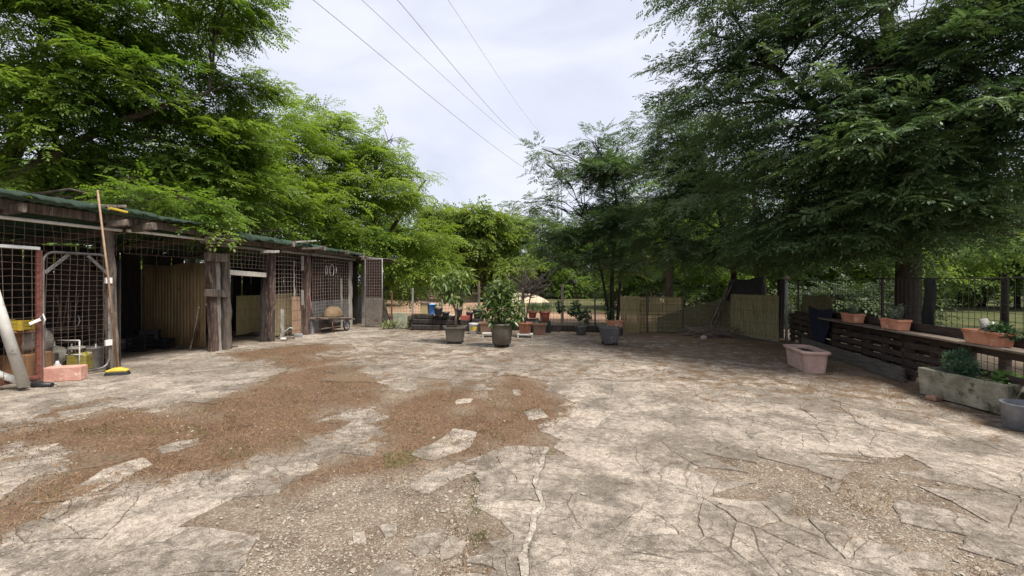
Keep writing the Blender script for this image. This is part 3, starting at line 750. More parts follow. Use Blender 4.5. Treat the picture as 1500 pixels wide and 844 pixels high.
tree('locust_tree', 'tall rounded bright locust tree standing beyond the far end of the shed', b,
     [[(b[0], b[1], -.1, .22), (b[0], b[1], 3.0, .18), (b[0] + .3, b[1], 6.0, .11), (b[0] + .4, b[1] - .1, 8.2, .05)], [(b[0], b[1], 2.4, .14), (b[0] + 1.6, b[1] - .6, 4.6, .08), (b[0] + 2.8, b[1] - .8, 6.2, .04)]],
     [cl(462, 172, 19, 1.15, .85), cl(490, 195, 19, 1.2), cl(520, 215, 19, 1.2), cl(575, 205, 19.5, 1.0, .8), cl(560, 235, 19, 1.3), cl(600, 250, 19.5, .95, .7), cl(470, 235, 18.5, 1.5), cl(520, 270, 18.5, 1.6), cl(580, 285, 19, 1.4), cl(618, 285, 19.3, .75, .4), cl(450, 300, 17.6, 1.5),
      cl(520, 322, 17.6, 1.5, .9), cl(590, 335, 18.5, 1.3, .8), cl(480, 345, 17.2, .9, .45), cl(540, 352, 17.4, .9, .4), cl(630, 355, 19, 1.05, .7), cl(600, 385, 18.6, 1.0, .7), cl(640, 385, 19.2, .9, .6), cl(585, 415, 18.6, .55, .5), cl(615, 412, 18.8, .7, .45), cl(420, 270, 18, 1.3)],
     (BARK, LOCUST), 2900, seed=9, spec=S_MID, gap=.0, bias=(.15, -.2, 0), tintr=(.1, 1))

# acacias on the right
def seg(px, py, Y, r): p = at(px, py, Y); return (p.x, p.y, p.z, r)
g_ = gp(897, 472); b = (g_.x, g_.y, -.05)
tree('acacia_tree', 'slender many-stemmed acacia just beyond the far fence', b,
     [[(b[0], b[1], -.1, .10), seg(896, 420, b[1], .085), seg(899, 360, b[1], .075), seg(903, 290, b[1], .05), seg(890, 225, b[1], .025)],
      [(b[0] - .1, b[1], -.1, .07), seg(884, 415, b[1], .05), seg(876, 375, b[1], .04), seg(862, 335, b[1], .025)],
      [(b[0] + .25, b[1] + .2, -.1, .075), seg(908, 420, b[1], .06), seg(910, 360, b[1], .05), seg(925, 290, b[1], .03)]],
     [cl(868, 208, 16.6, .8, .4), cl(885, 235, 16.3, .9, .5), cl(860, 300, 16, .9, .5), cl(885, 325, 16, .9, .5), cl(870, 365, 16, .8, .45), cl(905, 215, 16.6, .8, .4), cl(838, 225, 16.3, .5, .3, .6), cl(795, 218, 16, .4, .2, .7), cl(800, 240, 16, .3, .16, .5), cl(880, 250, 16.6, .95, .5), cl(925, 255, 16.6, .9, .5), cl(850, 275, 16.6, .8, .42), cl(900, 295, 16.8, 1.1, .6),
      cl(845, 310, 16.4, .85, .45), cl(800, 300, 16, .6, .22, .8), cl(770, 297, 16, .35, .14, .8), cl(820, 338, 16.4, .75, .42), cl(870, 340, 16.6, 1.0, .6), cl(925, 340, 17, 1.2, .7), cl(850, 375, 16.6, .75, .42), cl(900, 385, 17, .8, .4), cl(950, 300, 17, 1.0, .6), cl(815, 372, 16.6, .5, .35)],
     (BARK_D, ACACIA), 2500, seed=13, spec=dict(S_ACA, ll=.075, lw=.036, leaf=.2, pairs=4, leaves=8), gap=-.04, bias=(-.25, -.05, .05), droop_dir=-.05)
b = (8.15, 9.0, -.05)
tree('acacia_tree', 'huge dark acacia with a thick trunk just behind the pallet fence', b,
     [[(b[0], b[1], -.2, .27), (b[0], b[1], .6, .225), (b[0] + .02, b[1], 2.0, .215), (b[0] + .1, b[1] + .1, 3.2, .20), (b[0] - .3, b[1], 5.6, .15), (b[0] - .5, b[1] + .1, 8.6, .08)],
      [(b[0] + .1, b[1] + .1, 3.0, .17), (b[0] + 1.6, b[1] - .6, 5.0, .12), (b[0] + 2.4, b[1] - 1.0, 7.6, .06)],
      [(b[0], b[1], 2.8, .15), (b[0] - 1.6, b[1] - .3, 4.6, .1), (b[0] - 3.2, b[1] - .2, 6.2, .05)],
      [(b[0] + .1, b[1] + .1, 3.4, .15), (b[0] + .8, b[1] - 2.2, 5.4, .08), (b[0] + .6, b[1] - 3.6, 7.0, .04)]],
     [cl(1040, 50, 9.6, 1.0, .5), cl(1030, 110, 9.8, .8, .42), cl(1075, 150, 9.6, 1.2, .6), cl(1110, 60, 9.4, 1.3, .7), cl(1060, -40, 9.6, 1.1, .7), cl(1140, -60, 9.3, 1.5), cl(1180, 120, 9.2, 1.4, .7), cl(1150, 200, 9.4, 1.3, .6), cl(1230, 50, 9, 1.5), cl(1260, -80, 9, 1.8, None, .35), cl(1270, 170, 8.6, 1.4, .6), cl(1235, 240, 9, 1.3, .55), cl(1340, 60, 8.5, 1.6), cl(1360, 180, 8, 1.3, .55), cl(1310, 265, 8.6, 1.2, .45), cl(1380, -60, 8.4, 1.8, None, .35), cl(1430, 110, 7.8, 1.4), cl(1450, 220, 7.6, 1.2, .45), cl(1400, 300, 9.4, 1.3, .4), cl(1480, 280, 9, 1.3, .45), cl(1500, 40, 7.5, 1.6), cl(1520, 160, 7, 1.4, .6),
      cl(1300, 100, 7.6, 1.2, .5, 1.2), cl(1340, 200, 7.3, 1.1, .42, 1.2), cl(1275, 220, 7.8, 1.1, .42, 1.2), cl(1325, 285, 7.6, .95, .3, 1.3), cl(1400, 245, 7.2, 1.1, .4, 1.2), cl(1245, 130, 8, 1.2, .5, 1.2), cl(1380, 10, 7.6, 1.3, .6, 1.2), cl(1200, 20, 8.4, 1.3, .6), cl(1290, 10, 7.9, 1.3, .6), cl(1200, 190, 8.4, 1.1, .45, 1.2), cl(1290, 335, 8.2, .95, .26, 1.2), cl(1390, 335, 8.0, .95, .26, 1.2), cl(1215, 345, 9.2, 1.0, .28, 1.2), cl(1450, 322, 7.8, .9, .26, 1.2), cl(1150, 345, 10, 1.0, .3, 1.2),
      cl(1190, 300, 10, 1.3, .5), cl(1260, 320, 10, 1.2, .42), cl(1480, 345, 10, 1.1, .3), cl(1120, 270, 10, 1.2, .6), cl(1600, 100, 7, 1.7, None, .35), cl(1600, 250, 7.5, 1.5, None, .35), cl(1350, -250, 8.8, 2.2, None, .35), cl(1550, -150, 7.8, 2.0, None, .35), cl(1170, -230, 9.4, 1.7, None, .35)],
     (BARK_D, ACACIA), 6700, seed=17, spec=S_ACA, gap=.02, bias=(-.25, -.3, 0), droop_dir=-.16, flat=.4)
b = (8.3, 14.6, -.05)
tree('acacia_tree', 'dark acacia behind the corner of the reed screens, boughs hanging low over the corner', b,
     [[(b[0], b[1], -.1, .20), (b[0], b[1], 1.6, .17), (b[0] - .1, b[1], 3.6, .12), (b[0] - .4, b[1] - .2, 5.2, .05)], [(b[0] - .75, b[1] + .1, -.1, .11), (b[0] - .9, b[1], 2.0, .09), (b[0] - 1.6, b[1] - .2, 4.4, .05)]],
     [cl(985, 190, 14, .9, .45), cl(955, 180, 14, .5, .2, .8), cl(1010, 215, 13.6, 1.2, .6), cl(985, 260, 14, 1.3, .7), cl(1050, 220, 13.2, 1.4, .7), cl(1040, 280, 13.5, 1.5, .8), cl(990, 315, 14, 1.4, .7), cl(1100, 270, 13, 1.5, .7), cl(1060, 335, 13.6, 1.5, .6), cl(1130, 320, 13, 1.4, .6), cl(970, 355, 14.2, 1.1, .5), cl(1020, 370, 14, 1.1, .4), cl(1100, 372, 13.4, 1.1, .35), cl(1150, 362, 12.6, 1.0, .35), cl(1190, 355, 12.6, 1.1, .4), cl(1030, 160, 13.6, 1.0, .5)],
     (BARK_D, ACACIA), 2250, seed=23, spec=dict(S_ACA, ll=.075, lw=.034, leaf=.21), gap=-.03, bias=(-.25, -.25, 0), droop_dir=-.16, flat=.4)
b = (7.9, 22.0, -.05)
tree('acacia_tree', 'acacia standing in the field beyond the reed screen, single dark trunk', b,
     [[(b[0], b[1], -.1, .24), (b[0], b[1], 2, .2), (b[0] + .1, b[1], 4.6, .13), (b[0], b[1], 7.5, .05)]],
     [cl(945, 330, 21, 1.6), cl(985, 345, 22, 1.7), cl(1030, 340, 22, 1.8), cl(960, 375, 22, 1.4, .7), cl(1010, 378, 22, 1.3, .6), cl(960, 290, 22, 1.8), cl(1040, 290, 22, 2.0)],
     (BARK_D, LOCUST_D), 520, seed=29, spec=dict(S_MID, ll=.12, lw=.06), bias=(-.1, -.2, 0))
b = (16.0, 14.2, -.05)
tree('young_tree', 'young tree with a forked slim trunk in the field behind the mesh fence', b,
     [[(b[0], b[1], -.1, .11), (b[0] + .02, b[1], 1.4, .095), (b[0] + .1, b[1], 3.2, .06), (b[0] + .2, b[1], 5.2, .03)], [(b[0], b[1], 1.5, .06), (b[0] - .5, b[1], 2.6, .04), (b[0] - 1.1, b[1], 4.2, .02)]],
     [cl(1440, 345, 14.2, 1.3, .6), cl(1490, 340, 14.2, 1.4, .6), cl(1400, 350, 14.2, 1.0, .45), cl(1470, 290, 14.2, 1.6), cl(1540, 320, 14.2, 1.4), cl(1420, 372, 14.2, .7, .3)],
     (BARK_D, LOCUST_D), 430, seed=31, spec=S_MID, bias=(-.1, -.2, 0))

# the wood beyond the field: four builds, copied with their own size and turn
def wood_proto(label, seed, h, rad, mat, n, lo=.12):
    rg = np.random.default_rng(seed); cs = []
    for _ in range(15):
        z = h * rg.uniform(lo, .92); f = math.sin(math.pi * min(1, (z / h) ** .75 * .85 + .12)); a = rg.uniform(0, 6.28); d = rad * f * rg.uniform(.25, .85)
        cs.append((d * math.cos(a), d * math.sin(a), z, rad * rg.uniform(.34, .55), rad * rg.uniform(.26, .4), 1))
    return tree('woodland_tree', label, (0, 0, 0), [[(0, 0, -.2, .2), (.1, 0, h * .4, .14), (.1, .1, h * .85, .05)]], cs, (BARK_D, mat), n, seed=seed, spec=S_FAR, twig=(.75, 1.25), gap=.0, group='trees of the wood beyond the field')
protos = [wood_proto('', 41, 9.5, 3.3, WOODLEAF, 1000, .08), wood_proto('', 43, 10.5, 3.6, LOCUST_D, 850, .10), wood_proto('', 47, 8.0, 3.2, WOODLEAF, 950, .06), wood_proto('', 53, 12.0, 4.0, LOCUST_D, 800, .14)]
first = [True] * 4
WOOD = [(0, 655, 40, .92, 'bright green tree rising just past the bright hanging boughs'), (2, 705, 38, 1.0, 'bright rounded tree behind the potted mango tree'), (0, 740, 42, .85, 'bright tree behind the round grey tub'), (1, 775, 48, .98, 'darker tree behind the bare twiggy potted tree'), (3, 690, 58, .95, 'tall tree showing its tip above the bright rounded ones'), (1, 815, 46, .9, 'dark tree in the gap beside the tall wooden fence post'),
        (2, 850, 52, 1.0, 'green tree behind the leaning stem of the slender acacia'), (1, 890, 50, .9, 'tree showing between the slender acacia stems'), (0, 930, 55, .9, 'tree behind the reed screen end'), (3, 620, 52, .8, 'dark tree behind the stacked black timbers'), (1, 585, 44, .85, 'dark tree behind the far end of the shed'), (2, 985, 58, 1.0, 'green tree behind the reed screen middle'), (0, 1040, 60, 1.0, 'tree beyond the leaning plank'),
        (2, 1110, 58, 1.0, 'tree behind the dark net at the corner'), (0, 1190, 56, .95, 'tree behind the mesh fence next to the grey pole'), (2, 1235, 60, 1.0, 'pale tree over the hedge left of the thick trunk'), (0, 1300, 62, 1.0, 'tree hidden mostly by the thick trunk'), (2, 1390, 55, .9, 'pale tree seen right beside the thick trunk'), (0, 1450, 58, 1.0, 'tree behind the forked young trunk'), (2, 1520, 56, 1.0, 'tree past the forked young trunk at the edge'),
        (1, 930, 27, .75, 'dark tree close behind the reed screens, left one'), (0, 1000, 29, .8, 'dark tree close behind the reed screens, nearer the ladder'), (1, 1075, 25, .75, 'dark tree close behind the corner net'), (2, 1180, 24, .8, 'dense tree close behind the capped grey pole'), (0, 1240, 27, .85, 'dense tree close behind the mesh fence left of the thick trunk'), (2, 1300, 22, .75, 'dense tree close behind the thick trunk'), (0, 1375, 27, .8, 'dense tree behind the narrow black cloth strip'), (1, 1440, 30, .8, 'dense tree across the grass left of the forked young trunk'), (0, 1490, 28, .85, 'dense tree across the grass behind the forked young trunk'), (2, 1560, 25, .9, 'dense tree across the grass at the edge'), (3, 540, 30, .8, 'tall dark tree behind the shed end'), (1, 470, 27, .75, 'dark tree behind the shed over the grey sheet'), (3, 380, 24, .75, 'tall tree behind the open shed doorway'), (1, 250, 22, .8, 'dark tree behind the corrugated partition'), (3, 120, 20, .75, 'tall dark tree behind the shed mesh door'), (1, -20, 18, .75, 'dark tree behind the shed at the edge')]
rw = random.Random(5)
for k, px_, Y, sc, lab in WOOD:
    o = protos[k] if first[k] else copy_tree(protos[k]); first[k] = False
    p = at(px_, 415, Y); o.location = (p.x, p.y, -.08); o.rotation_euler = (0, 0, rw.uniform(0, 6.28)); s = sc * rw.uniform(.95, 1.05); o.scale = (s, s, s * rw.uniform(.9, 1.05)); o['label'] = lab
# low hedge and undergrowth
def shrub(name, label, cs, base, n, mat, seed, spec=S_MID, cat='shrub', group=None):
    return tree(name, label, base, [[(base[0], base[1], -.1, .05), (base[0], base[1], .5, .03)]], cs, (BARK_D, mat), n, seed=seed, spec=spec, gap=-.1, cat=cat, group=group)
HEDGE = leaf_mat('hedge_leaf', (.022, .04, .013), (.085, .115, .035), .25, .5, .3)
for q, (px0, px1, Y, top, lab, n) in enumerate(((1150, 1215, 16, 1.5, 'dark hedge behind the mesh fence beside the grey pole', 330), (1215, 1275, 14.5, 1.5, 'dark hedge behind the mesh fence over the first terracotta trough', 330), (1270, 1325, 13.5, 1.3, 'dark hedge against the thick trunk behind the mesh fence', 300))):
    cs = []; rg = np.random.default_rng(60 + q)
    for _ in range(8):
        p = at(rg.uniform(px0, px1), 415, Y + rg.uniform(-.5, .8)); cs.append((p.x, p.y, rg.uniform(.35, top - .3), .6, .5, 1))
    c0 = at((px0 + px1) / 2, 415, Y); shrub('hedge_bush', lab, cs, (c0.x, c0.y, -.05), n, HEDGE, 61 + q, group='hedge behind the mesh fence')
rg = np.random.default_rng(77); cs = []
for px_ in range(520, 1560, 22):
    p = at(px_ + rg.uniform(-8, 8), 415, 62 + rg.uniform(-3, 6)); cs.append((p.x, p.y, rg.uniform(.8, 2.6), 2.2, 1.6, 1))
    p = at(px_ + rg.uniform(-8, 8), 415, (47 if px_ < 1000 else 38) + rg.uniform(-2, 3)); cs.append((p.x, p.y, rg.uniform(.9, 3.6), 1.9, 1.5, 1))
o = shrub('undergrowth', 'dark undergrowth along the foot of the wood', cs, (10, 62, -.1), 2100, HEDGE, 78, spec=S_FAR, cat='undergrowth'); o['kind'] = 'stuff'
print('leaf tris', LEAF_TRIS[0])

# ------------------------------------------------------------------ the animal shed on the left
OLDWOOD = M('weathered_wood', (.05, .037, .03), (.22, .175, .14), scale=5, rough=.9, bump=.8, stretch=(3, 3, .45), spots=((.30, .27, .23), 9, .6))
REDWOOD = M('red_brown_old_paint', (.035, .019, .016), (.135, .085, .066), scale=5, rough=.9, bump=.9, stretch=(3, 3, .4), spots=((.27, .22, .18), 7, .55))
GREYWOOD = M('silver_grey_board', (.17, .155, .135), (.34, .315, .28), scale=5, rough=.9, bump=.6, stretch=(4, 4, .4))
DARKWOOD = M('dark_tarred_wood', (.018, .014, .012), (.05, .04, .033), scale=5, rough=.9, bump=.6, stretch=(3, 3, .6))
RUSTWIRE = M('rusty_wire', (.11, .07, .05), (.21, .155, .12), scale=12, rough=.8, metal=.15)
PALEWIRE = M('pale_rusty_wire', (.20, .15, .125), (.33, .27, .23), scale=12, rough=.8)
DARKWIRE = M('dark_fence_wire', (.03, .03, .026), (.07, .065, .055), scale=12, rough=.7, metal=.3)
GALV = M('dull_galvanised_steel', (.15, .145, .14), (.30, .29, .285), scale=8, rough=.6, metal=.4, spots=((.14, .09, .06), 12, .6))
REDSTEEL = M('rust_red_steel', (.13, .035, .025), (.23, .08, .055), scale=9, rough=.75, spots=((.10, .05, .035), 14, .56))
PVC = M('dirty_white_pvc', (.50, .485, .44), (.70, .68, .63), scale=3, rough=.5, spots=((.24, .20, .15), 5, .58))
NETG = M('green_shade_net', (.010, .026, .016), (.03, .058, .035), scale=26, rough=.9, bump=1, bscale=70)
ROOFG = M('faded_green_roof_sheet', (.02, .06, .035), (.07, .13, .08), scale=4, rough=.7, spots=((.06, .05, .035), 5, .55))
FIBRE = M('yellowed_fibreglass_sheet', (.19, .125, .06), (.36, .25, .13), scale=2.5, rough=.55, stretch=(1, 1, .3), spots=((.09, .055, .03), 4, .6))
REED = M('reed_screen_straw', (.25, .195, .09), (.43, .345, .17), scale=7, rough=.85, stretch=(8, 8, .5), spots=((.18, .14, .06), 5, .58))
REED_OLD = M('old_brown_reed', (.21, .125, .08), (.36, .24, .16), scale=7, rough=.85, stretch=(8, 8, .5))
SHEET = M('grey_cement_sheet', (.15, .15, .145), (.30, .30, .29), scale=3, rough=.9, bump=.4, spots=((.09, .09, .085), 3.5, .56))
BLACKP = M('black_plastic', (.012, .012, .014), (.028, .028, .03), scale=9, rough=.5)
YELLOWP = M('yellow_plastic', (.42, .29, .03), (.60, .45, .06), scale=6, rough=.5)
WHITEP = M('white_plastic', (.66, .66, .64), (.8, .8, .78), scale=5, rough=.5)
WHITECLOTH = M('grubby_white_sacking', (.24, .225, .19), (.46, .43, .38), scale=6, rough=.95, bump=.8)
CLAYW = M('orange_box_wood', (.27, .13, .055), (.40, .22, .10), scale=5, rough=.85, bump=.4, stretch=(4, 4, .5))
ROPE = M('pale_rope', (.5, .47, .42), (.68, .65, .6), scale=20, rough=.9)

shed_o = SH.p(3, 0, 0)
shed = thing('animal_shed', 'long low animal shed of rough posts and rusty mesh under green roof sheets', 'shed', (shed_o.x, shed_o.y, 0))
rs = random.Random(12)
def post(px0, py0, px1, py1, w, mat, n=0.0, d=None, jit=.008, label=None, z0=None):
    a = SH.at(px0, py0, n); b = SH.at(px1, py1, n); a.z = -.03 if z0 is None else z0
    m = MB(); m.beam(a, b, w, d or w, 10, jit * 1.5, up=SH.n, r=rs); return m.build('post', mat, shed, label=label)
post(166, 545, 157, 330, .15, OLDWOOD, label='leaning grey post beside the mesh door')
post(313, 512, 307, 348, .17, REDWOOD, .02); post(320, 512, 318, 384, .13, GREYWOOD, .05, .05); post(330, 511, 327, 372, .21, OLDWOOD, .03, jit=.014, label='thick gnarled post with bare worn foot')
post(396, 498, 396, 362, .19, REDWOOD, .0, jit=.012, label='dark post with flaking paint'); post(384, 498, 386, 380, .10, DARKWOOD, -.1)
post(448, 490, 449, 362, .21, REDWOOD, .02, jit=.008, label='red brown post at the reed panel')
post(513, 478, 513, 383, .20, GREYWOOD, -.05, .06); post(533, 476, 533, 384, .16, GREYWOOD, -.1); post(521, 478, 521, 384, .14, DARKWOOD, -.5)
post(413, 496, 413, 453, .11, GREYWOOD, .05, .05); post(500, 480, 500, 408, .09, GREYWOOD, .04, .04); post(431, 470, 431, 382, .04, GREYWOOD, .03, .03)
for s_ in (-2.6, -4.2):
    m = MB(); m.beam(SH.p(s_, 0, -.03), SH.p(s_, 0, 2.7), .14, .14, 5, .008, up=SH.n, r=rs); m.build('post', OLDWOOD, shed)
for s_ in (-4.2, -2, 0, 2, 4, 6, 8, 10):
    m = MB(); m.beam(SH.p(s_, -3.1, -.03), SH.p(s_, -3.1, 2.5), .13, .13, 4, .008, up=SH.n, r=rs); m.build('post', DARKWOOD, shed)
for py_ in (377, 430):
    a, c = SH.at(300, py_ - 1, .14), SH.at(333, py_ + 1, .16); m = MB(); m.beam(a, c, .06, .19 if py_ < 400 else .16, 4, .008, r=rs); m.build('crossbar', OLDWOOD, shed)
for py0, py1 in ((375, 396), (425, 447)):
    a, c = SH.at(443, py0, .14), SH.at(443, py1, .14); m = MB(); m.beam(a, c, .10, .04, 1, 0, up=SH.n); m.build('block', GREYWOOD, shed)
# front beams, pipes and eaves
def bar_(s0, z0, s1, z1, n0, n1, w, h, mat, name='beam', seg=8, jit=.008, label=None):
    m = MB(); m.beam(SH.p(s0, n0, z0), SH.p(s1, n1, z1), w, h, seg, jit, r=rs); return m.build(name, mat, shed, label=label)
bar_(-4.4, 2.70, 2.2, 2.66, .16, .16, .07, .15, OLDWOOD); bar_(2.1, 2.56, 5.6, 2.55, .12, .12, .08, .13, OLDWOOD); bar_(5.3, 2.55, 8.4, 2.55, .10, .10, .09, .13, GREYWOOD); bar_(7.9, 2.53, 10.3, 2.5, -.1, -.1, .09, .14, OLDWOOD)
for s0, z0, s1, z1, n in ((-4.4, 2.5, .02, 2.51, .06), (.12, 2.52, 2.05, 2.52, .06)):
    m = MB(); m.tube([SH.p(s0 + (s1 - s0) * t / 6, n, z0 + (z1 - z0) * t / 6) for t in range(7)], .028, 8); m.build('pipe', PVC, shed)
bar_(2.1, 2.42, 4.1, 2.42, .08, .08, .05, .06, GREYWOOD, 'rail'); bar_(4.2, 2.43, 5.6, 2.43, .1, .1, .05, .06, GREYWOOD, 'rail'); bar_(5.3, 2.42, 8.0, 2.40, .22, .12, .06, .07, GREYWOOD, 'rail')
a, c = SH.sz(334, 399, .06), SH.sz(389, 403, .06); bar_(a[0], a[1], c[0], c[1], .06, .06, .05, .12, M('pale_lintel_board', (.55, .5, .43), (.7, .66, .58), scale=5, rough=.8, stretch=(4, 4, 1)), 'lintel', 2, .002)
for s_, z_, L_ in ((.22, 2.58, .55), (2.02, 2.62, .5), (4.15, 2.6, .5), (5.5, 2.6, .55), (6.9, 2.57, .5), (8.1, 2.56, .4), (-1.6, 2.62, .4), (-3.2, 2.62, .4)):
    m = MB(); m.beam(SH.p(s_, -3.1, z_ - .28), SH.p(s_, L_, z_ + .02), .09, .13, 5, .006, r=rs); m.build('rafter', OLDWOOD, shed)
# roof: single corrugated sheets, each a little out of line, with net over the eaves
s_ = -4.6; k = 0
while s_ < 10.3:
    w = 1.06; n1 = .38 + rs.uniform(-.05, .05); z1 = 2.80 - max(0, s_ - 1.5) * .016 + rs.uniform(-.012, .012) - (.12 if 1.9 < s_ < 7.6 else 0) - (.16 if s_ > 7.6 else 0); rows = []
    for i in range(7):
        t = i / 6; n = n1 - t * 3.75
        rows.append([SH.p(s_ + w * j / 28, n, z1 - t * .34 + 0.016 * math.sin(2 * math.pi * j / 28 * 7) + .012 * math.sin(i * 1.3 + k) + (.006 if k % 2 else 0)) for j in range(29)])
    m = MB(); m.loft(rows, False, True, False); o = m.build('roof_sheet', ROOFG, shed); md = o.modifiers.new('thickness', 'SOLIDIFY'); md.thickness = .006
    s_ += 1.0; k += 1
def drape(s0, s1, z, n, h, name='eaves_net'):
    m = MB(); rows = []; N_ = max(8, int((s1 - s0) / .07))
    for i in range(6):
        t = i / 5
        rows.append([SH.p(s0 + (s1 - s0) * j / N_, n - .34 * (1 - t) * (1 - t) + .02 * math.sin(j * 1.9) + .012 * math.sin(j * .7 + i), z - .016 * max(0, s0 + (s1 - s0) * j / N_ - 1.5) + .05 * (1 - t) - h * t * t * (1 + .22 * math.sin(j * 1.05) + .3 * math.sin(j * .29)) + .012 * math.sin(j * 1.9 + 1)) for j in range(N_ + 1)])
    m.loft(rows, False, True, False); o = m.build(name, NETG, shed); md = o.modifiers.new('thickness', 'SOLIDIFY'); md.thickness = .012
for s_, n1 in ((7.75, .75), (8.75, 1.12)):
    rows = [[SH.p(s_ + 1.06 * j / 28, n1 - .1 - i / 6 * 1.6, 2.47 - .015 * (s_ - 8) + i * .02 + .02 * math.sin(2 * math.pi * j / 28 * 7)) for j in range(29)] for i in range(7)]
    m = MB(); m.loft(rows, False, True, False); o = m.build('roof_sheet', OLDWOOD, shed); md = o.modifiers.new('thickness', 'SOLIDIFY'); md.thickness = .006
bar_(7.7, 2.43, 9.7, 2.40, .55, .95, .07, .11, OLDWOOD)
drape(-4.4, .35, 2.835, .46, .06); drape(.3, 2.0, 2.80, .44, .03); drape(2.15, 3.9, 2.73, .44, .12); drape(3.8, 5.9, 2.73, .44, .09); drape(5.7, 7.8, 2.70, .42, .05); drape(7.7, 10.3, 2.62, .42, .04)
for px0, py0, px1, py1, n0, n1, w, h, mt in ((128, 301, 182, 303, .3, .4, .16, .05, OLDWOOD), (299, 342, 338, 348, .42, .5, .2, .05, OLDWOOD), (304, 348, 341, 353, .46, .5, .16, .045, GREYWOOD), (296, 354, 330, 357, .4, .48, .13, .05, OLDWOOD), (432, 355, 462, 353, .38, .5, .10, .05, GREYWOOD), (440, 364, 468, 364, .38, .5, .10, .06, OLDWOOD), (384, 369, 407, 369, .3, .36, .1, .07, GREYWOOD), (158, 328, 188, 327, .3, .5, .13, .11, OLDWOOD)):
    a, c = SH.at(px0, py0, n0), SH.at(px1, py1, n1); m = MB(); m.beam(a, c, w, h, 3, .006, r=rs); m.build('board', mt, shed)
a, c = SH.at(160, 305, .5), SH.at(185, 311, .52); m = MB(); m.beam(a, c, .07, .035, 2, .002, r=rs); m.build('board', YELLOWP, shed, label='short yellow batten on the roof edge')
# back, side and added partition walls of old boards with a gap behind the open doorway
s_ = -4.6
while s_ < 10.2:
    w = rs.uniform(.16, .26); h = rs.uniform(2.36, 2.44)
    if 4.4 < s_ < 6.3: h = rs.uniform(.8, 1.0)
    m = MB(); m.beam(SH.p(s_, -3.2 + rs.uniform(-.015, .015), 0), SH.p(s_ + rs.uniform(-.02, .02), -3.2, h), w - .012, .025, 2, .004, up=SH.n, r=rs); m.build('wall_board', DARKWOOD, shed); s_ += w
for s0 in (-4.55, .16, 8.6):  # outer sides, plus a middle partition added to keep the mesh bay dark
    n = -.25
    while n > -3.1:
        w = .24; m = MB(); m.beam(SH.p(s0, n, 0), SH.p(s0, n, 2.25 if s0 != .16 else rs.uniform(1.7, 2.2)), .025, w - .012, 2, .004, up=SH.n, r=rs); m.build('wall_board', DARKWOOD, shed); n -= w
# rusty mesh fillings
def mesh_panel(s0, s1, z0, z1, n=.02, da=.12, dz=.12, mat=RUSTWIRE, r=.003, name='wire_mesh', parent=None):
    m = MB(); m.wires(lambda a, z: SH.p(a, n + .03 * math.sin(a * 2.3) * math.sin(z * 2.7), z + .012 * math.sin(a * 3.1)), s0, s1, z0, z1, da, dz, r, 3, .012); return m.build(name, mat, parent or shed, kind='stuff')
sx = lambda px_, n=0.0: SH.px(px_, n)
mesh_panel(-4.2, -.03, 2.06, 2.5); mesh_panel(.1, sx(300), 2.1, 2.5, da=.11, dz=.13); mesh_panel(sx(334), sx(390), 1.93, 2.42, .03, .12, .095, PALEWIRE, .0055); mesh_panel(sx(402), sx(441), .05, 2.4, .03, .13, .12, PALEWIRE, .0055); mesh_panel(sx(455), sx(508), .25, 2.4, .075, .14, .10, PALEWIRE, .0055); mesh_panel(-4.2, sx(-40), .05, 2.05)
# gate with white top bar, and the mesh door with the rounded tube frame
g0, g1 = sx(-30, .06), sx(57, .06)
gate = MB(); zt = SH.sz(57, 367, .06)[1]
gate.beam(SH.p(g1, .06, .06), SH.p(g1, .06, zt), .075, .05, 1, 0, up=SH.n); gate.beam(SH.p(g0, .06, .06), SH.p(g0, .06, zt), .075, .05, 1, 0, up=SH.n); gate.beam(SH.p(g0, .06, .10), SH.p(g1, .06, .10), .04, .06, 1, 0)
go = gate.build('gate', REDSTEEL, shed, label='rust red gate frame filled with mesh')
m = MB(); m.beam(SH.p(g0, .065, zt + .03), SH.p(g1, .065, zt + .03), .05, .05, 2, .002); m.build('top_bar', WHITEP, go)
mesh_panel(g0, g1, .08, zt, .095, .105, .105, parent=go)
hp = SH.at(50, 470, .13); m = MB(); m.beam(SH.at(43, 475, .12), SH.at(59, 468, .16), .03, .04, 1, 0); m.tube([SH.at(58, 466, .12), SH.at(63, 460, .16), SH.at(66, 468, .16), SH.at(63, 476, .13)], .012, 5); m.build('latch', WHITEP, go)
d0, d1 = sx(63, .05), sx(160, .05); zb, zt = .06, SH.sz(110, 371, .05)[1]
def rrect(a0, a1, z0, z1, q, n):
    P = []
    for (ca, cz, st) in ((a1 - q, z1 - q, 0), (a0 + q, z1 - q, 1), (a0 + q, z0 + q, 2), (a1 - q, z0 + q, 3)):
        for i in range(5):
            t = math.pi / 2 * (st + i / 4); P.append(SH.p(ca + q * math.cos(t), n, cz + q * math.sin(t)))
    return P + [P[0]]
m = MB(); m.tube(rrect(d0, d1, zb, zt, .16, .05), .019, 8)
m.beam(SH.p(d0 + .02, .05, zt - .34), SH.p(d0 + .34, .05, zt - .03), .02, .05, 1, 0); m.beam(SH.p(d1 - .02, .05, zt - .34), SH.p(d1 - .34, .05, zt - .03), .02, .05, 1, 0)
do = m.build('door', GALV, shed, label='mesh door in a grey tube frame with rounded corners')
mesh_panel(d0 + .02, d1 - .02, zb + .02, zt - .02, .075, .10, .085, parent=do)
for py_ in (411, 502): m = MB(); q = SH.at(159, py_, .08); m.box(q, (.10, .035, .10), math.atan2(SH.d.y, SH.d.x)); m.build('hinge', WHITEP, do)
